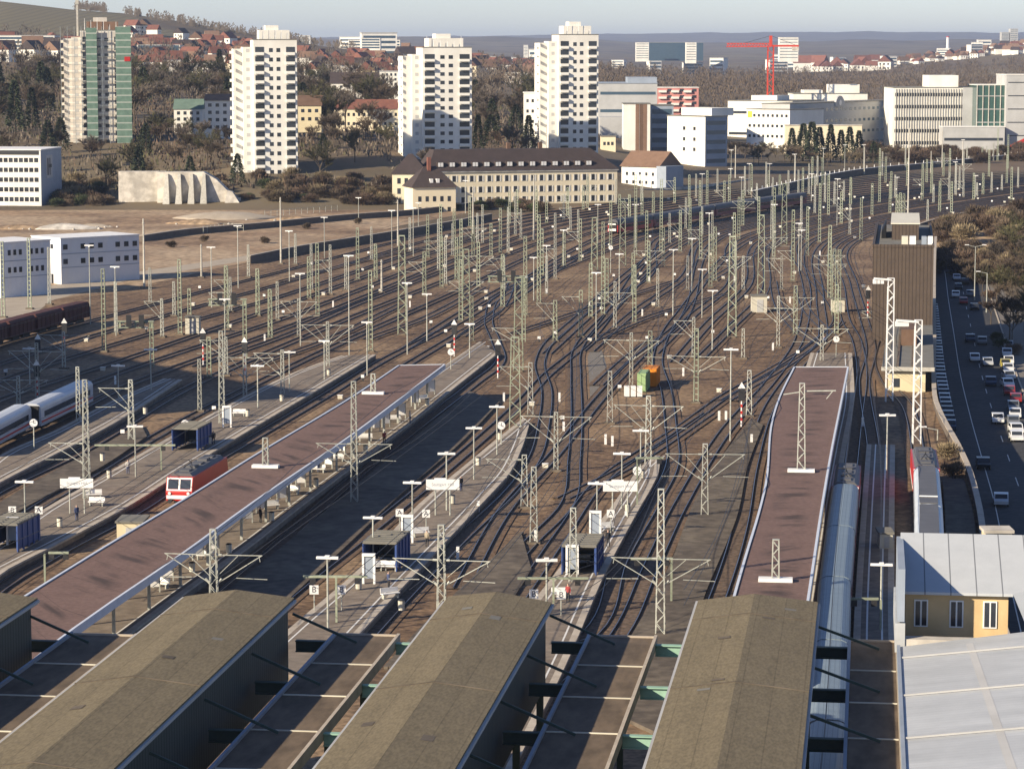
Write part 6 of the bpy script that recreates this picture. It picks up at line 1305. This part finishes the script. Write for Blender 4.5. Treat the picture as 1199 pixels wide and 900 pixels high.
def bankz(Y): return interp([735,750,765,780,792],[-5,-3.6,-1.6,-.3,0],Y)
n=0
while n<110:
    Y=R_.uniform(640,905); x=R_.uniform(1092,1225); X=XatPx(x,Y)
    q=P((X,Y,0))
    if q[1]<250+ (1199-q[0])*.16 or (q[0]<1140 and q[1]>300): continue
    plant(SPR[R_.choice((0,0,0,1,1,3))],Vector((X,Y,bankz(Y) if Y<792 else 0)),R_.uniform(.9,1.7),'shrubs on the embankment'); n+=1
for x,y,k,s in [(1180,345,0,.7),(1192,375,1,.6),(1160,380,2,.55),(1185,400,0,.5),(1196,330,3,.7),(1170,330,2,.6),(1190,300,1,.6),(1150,345,3,.5)]: plant(TP[k],G(x,y,-5),s,'bare trees beside the low street')
for i in range(22): x=R_.uniform(1150,1225); y=R_.uniform(285,400); plant(TP[R_.choice((0,1,2,3))],G(x+max(0,(y-300))*.3,y,-5),R_.uniform(.5,.85),'bare trees beside the low street')
for x,y,k in [(1165,400,2),(1175,408,2),(1186,415,0),(1175,365,0),(1160,350,1),(1108,540,3),(1115,560,0)]: plant(SPR[k],G(x,y,-5 if y<500 else 0),.7,'shrubs beside the low street')
for x,y in [(200,290),(240,283),(420,262),(360,268),(310,285)]: plant(SPR[0],G(x,y),.6,'scrub on the brown field')
# ---- far woods: uncountable, one object each
def woods(nm,xr,Yr,n,m,hr=(11,19),seed=3):
    rr=random.Random(seed); mb=MB()
    for i in range(n):
        Y=rr.uniform(*Yr); x=rr.uniform(*xr); X=XatPx(x,Y); z=terr(X,Y); h=rr.uniform(*hr); w=h*rr.uniform(.3,.45)
        mb.add([(X-.35,Y,z),(X+.35,Y,z),(X,Y,z+h*.8)],[(0,1,2)])
        for k in range(42):
            a=rr.uniform(0,6.28); t=rr.random(); R=w*math.sin(math.pi*min(1,.15+t*.9))*rr.uniform(.3,1.05); p=Vector((X+R*math.cos(a),Y+R*math.sin(a),z+h*(.2+.8*t))); d=Vector((math.cos(a)*.5,math.sin(a)*.5,1)).normalized()*h*.16; u=Vector((rr.uniform(-1,1),rr.uniform(-1,1),.2)).normalized()*h*.022
            mb.add([p-u,p+u,p+d],[(0,1,2)])
    o=mb.build(nm,M[m],None,fix=False); o['kind']='stuff'; o['label']={'park_forest':'broad belt of bare brown park woods behind the offices','hill_forest':'bare woods on the left hill and between the hillside houses','ridge_forest':'dark line of trees along the vineyard ridge'}[nm]; return o
woods('park_forest',(560,1230),(1900,4000),1900,'twig')
woods('hill_forest',(-40,640),(1550,2350),800,'greyt',(8,15),5)
rr=random.Random(9)
def ridge():
    mb=MB()
    for i in range(260):
        x=rr.uniform(150,420) if i<200 else rr.uniform(95,130); Y=3000+rr.uniform(-60,40); X=XatPx(x,Y); z=terr(X,Y); h=rr.uniform(4,10)
        for k in range(40):
            a=rr.uniform(0,6.28); t=rr.random(); R=h*.4*math.sin(math.pi*min(1,.2+t*.8))*rr.uniform(.2,1); p=Vector((X+R*math.cos(a),Y+R*math.sin(a),z+h*t)); u=Vector((rr.uniform(-1,1),0,rr.uniform(-1,1))).normalized()*.5
            mb.add([p-u,p+u,p+Vector((rr.uniform(-1,1),0,1.6))],[(0,1,2)])
    o=mb.build('ridge_forest',M['greyt'],None,fix=False); o['kind']='stuff'; o['label']='dark line of trees along the vineyard ridge'
ridge()
def undergrowth():
    rr=random.Random(31); mb=MB(); n=0
    while n<34000:
        Y=rr.uniform(922,1750); x=rr.uniform(-60,655)
        if any(a-1<x<b+1 and c-2<Y<d for a,b,c,d in BL) or (x>450 and Y<965) or (640>x>520 and Y<1020): continue
        n+=1; X=XatPx(x,Y); z=terr(X,Y); 
        if math.sin(X*.06+2)*math.sin(Y*.035+X*.02)<-.55: continue
        p=Vector((X,Y,z+rr.random()**2*2.6)); u=Vector((rr.uniform(-1,1),rr.uniform(-1,1),rr.uniform(-.4,.4)))*.42; mb.add([p-u,p+u,p+Vector((rr.uniform(-.8,.8),rr.uniform(-.8,.8),rr.uniform(.8,2.2)))],[(0,1,2)],int(3*(.5+.5*math.sin(X*.05+Y*.013))*.99) if rr.random()<.6 else rr.randrange(3))
    o=mb.build('undergrowth',[M['greyt'],M['olive'],M['twigr']],None,fix=False); o['kind']='stuff'; o['label']='brown leafless undergrowth covering the wooded slope'
undergrowth()
# off-frame office row left of the yard (its shade reaches into the picture)
for k,(x,Y,h) in enumerate([(-205,395,34)]):
    u=Vector((-.5,.87,0)); b0=Vector((-127,384,0)); r=thing('office_tower','large grey office block standing left of the yard beyond the picture edge','office',b0,math.atan2(.82,-.57)); mb=MB(); mb.box(-46,46,0,20,0,40); mb.build('wall',M['wallg'],r); mb=MB(); mb.box(-46.3,46.3,-.3,20.3,40,40.5); mb.build('roof',M['greyroof'],r)
label_all()
# ================================================================== AIR, SKY, SUN, CAMERA
mb=MB(); mb.box(-9000,9000,-300,25000,-8,215); hz=mb.build('haze',None); hz['kind']='stuff'
hm=bpy.data.materials.new('air'); hm.use_nodes=True; nt=hm.node_tree; nt.nodes.remove(nt.nodes['Principled BSDF']); v=nt.nodes.new('ShaderNodeVolumePrincipled'); v.inputs['Density'].default_value=HAZE; v.inputs['Color'].default_value=(.60,.74,1,1); v.inputs['Anisotropy'].default_value=.2
nt.links.new(v.outputs[0],nt.nodes['Material Output'].inputs['Volume']); hz.data.materials.clear(); hz.data.materials.append(hm)
EL=math.radians(24); DX,DY=.82,.572
w=bpy.data.worlds.new('World'); S.world=w; w.use_nodes=True; nt=w.node_tree; bg=nt.nodes['Background']; sk=nt.nodes.new('ShaderNodeTexSky'); sk.sky_type='NISHITA'; sk.sun_disc=False; sk.sun_elevation=EL; sk.sun_rotation=math.atan2(-DX,-DY); sk.altitude=1500; sk.air_density=1.; sk.dust_density=.5; sk.ozone_density=2.
mx=nt.nodes.new('ShaderNodeMixRGB'); mx.blend_type='MULTIPLY'; mx.inputs[0].default_value=1; mx.inputs[2].default_value=(1.04,1.03,1.20,1); nt.links.new(sk.outputs[0],mx.inputs[1]); nt.links.new(mx.outputs[0],bg.inputs['Color']); bg.inputs['Strength'].default_value=SKY
l=bpy.data.lights.new('sun','SUN'); l.energy=SUN; l.angle=math.radians(.5); l.color=(1,.86,.655); o=bpy.data.objects.new('sun',l); COL.objects.link(o)
o.rotation_euler=Vector((DX*math.cos(EL),DY*math.cos(EL),-math.sin(EL))).to_track_quat('-Z','Y').to_euler()
c=bpy.data.cameras.new('camera'); c.lens=F/1199*36; c.sensor_width=36; c.clip_start=1; c.clip_end=60000; cam=bpy.data.objects.new('camera',c); COL.objects.link(cam); cam.location=(0,0,HC); cam.rotation_euler=(math.pi/2-PIT,0,0); S.camera=cam
S.view_settings.view_transform='Standard'; S.view_settings.look='None'; S.view_settings.exposure=EXPO; S.view_settings.gamma=1
S.cycles.volume_bounces=0; S.cycles.max_bounces=5; S.cycles.diffuse_bounces=2; S.cycles.glossy_bounces=2
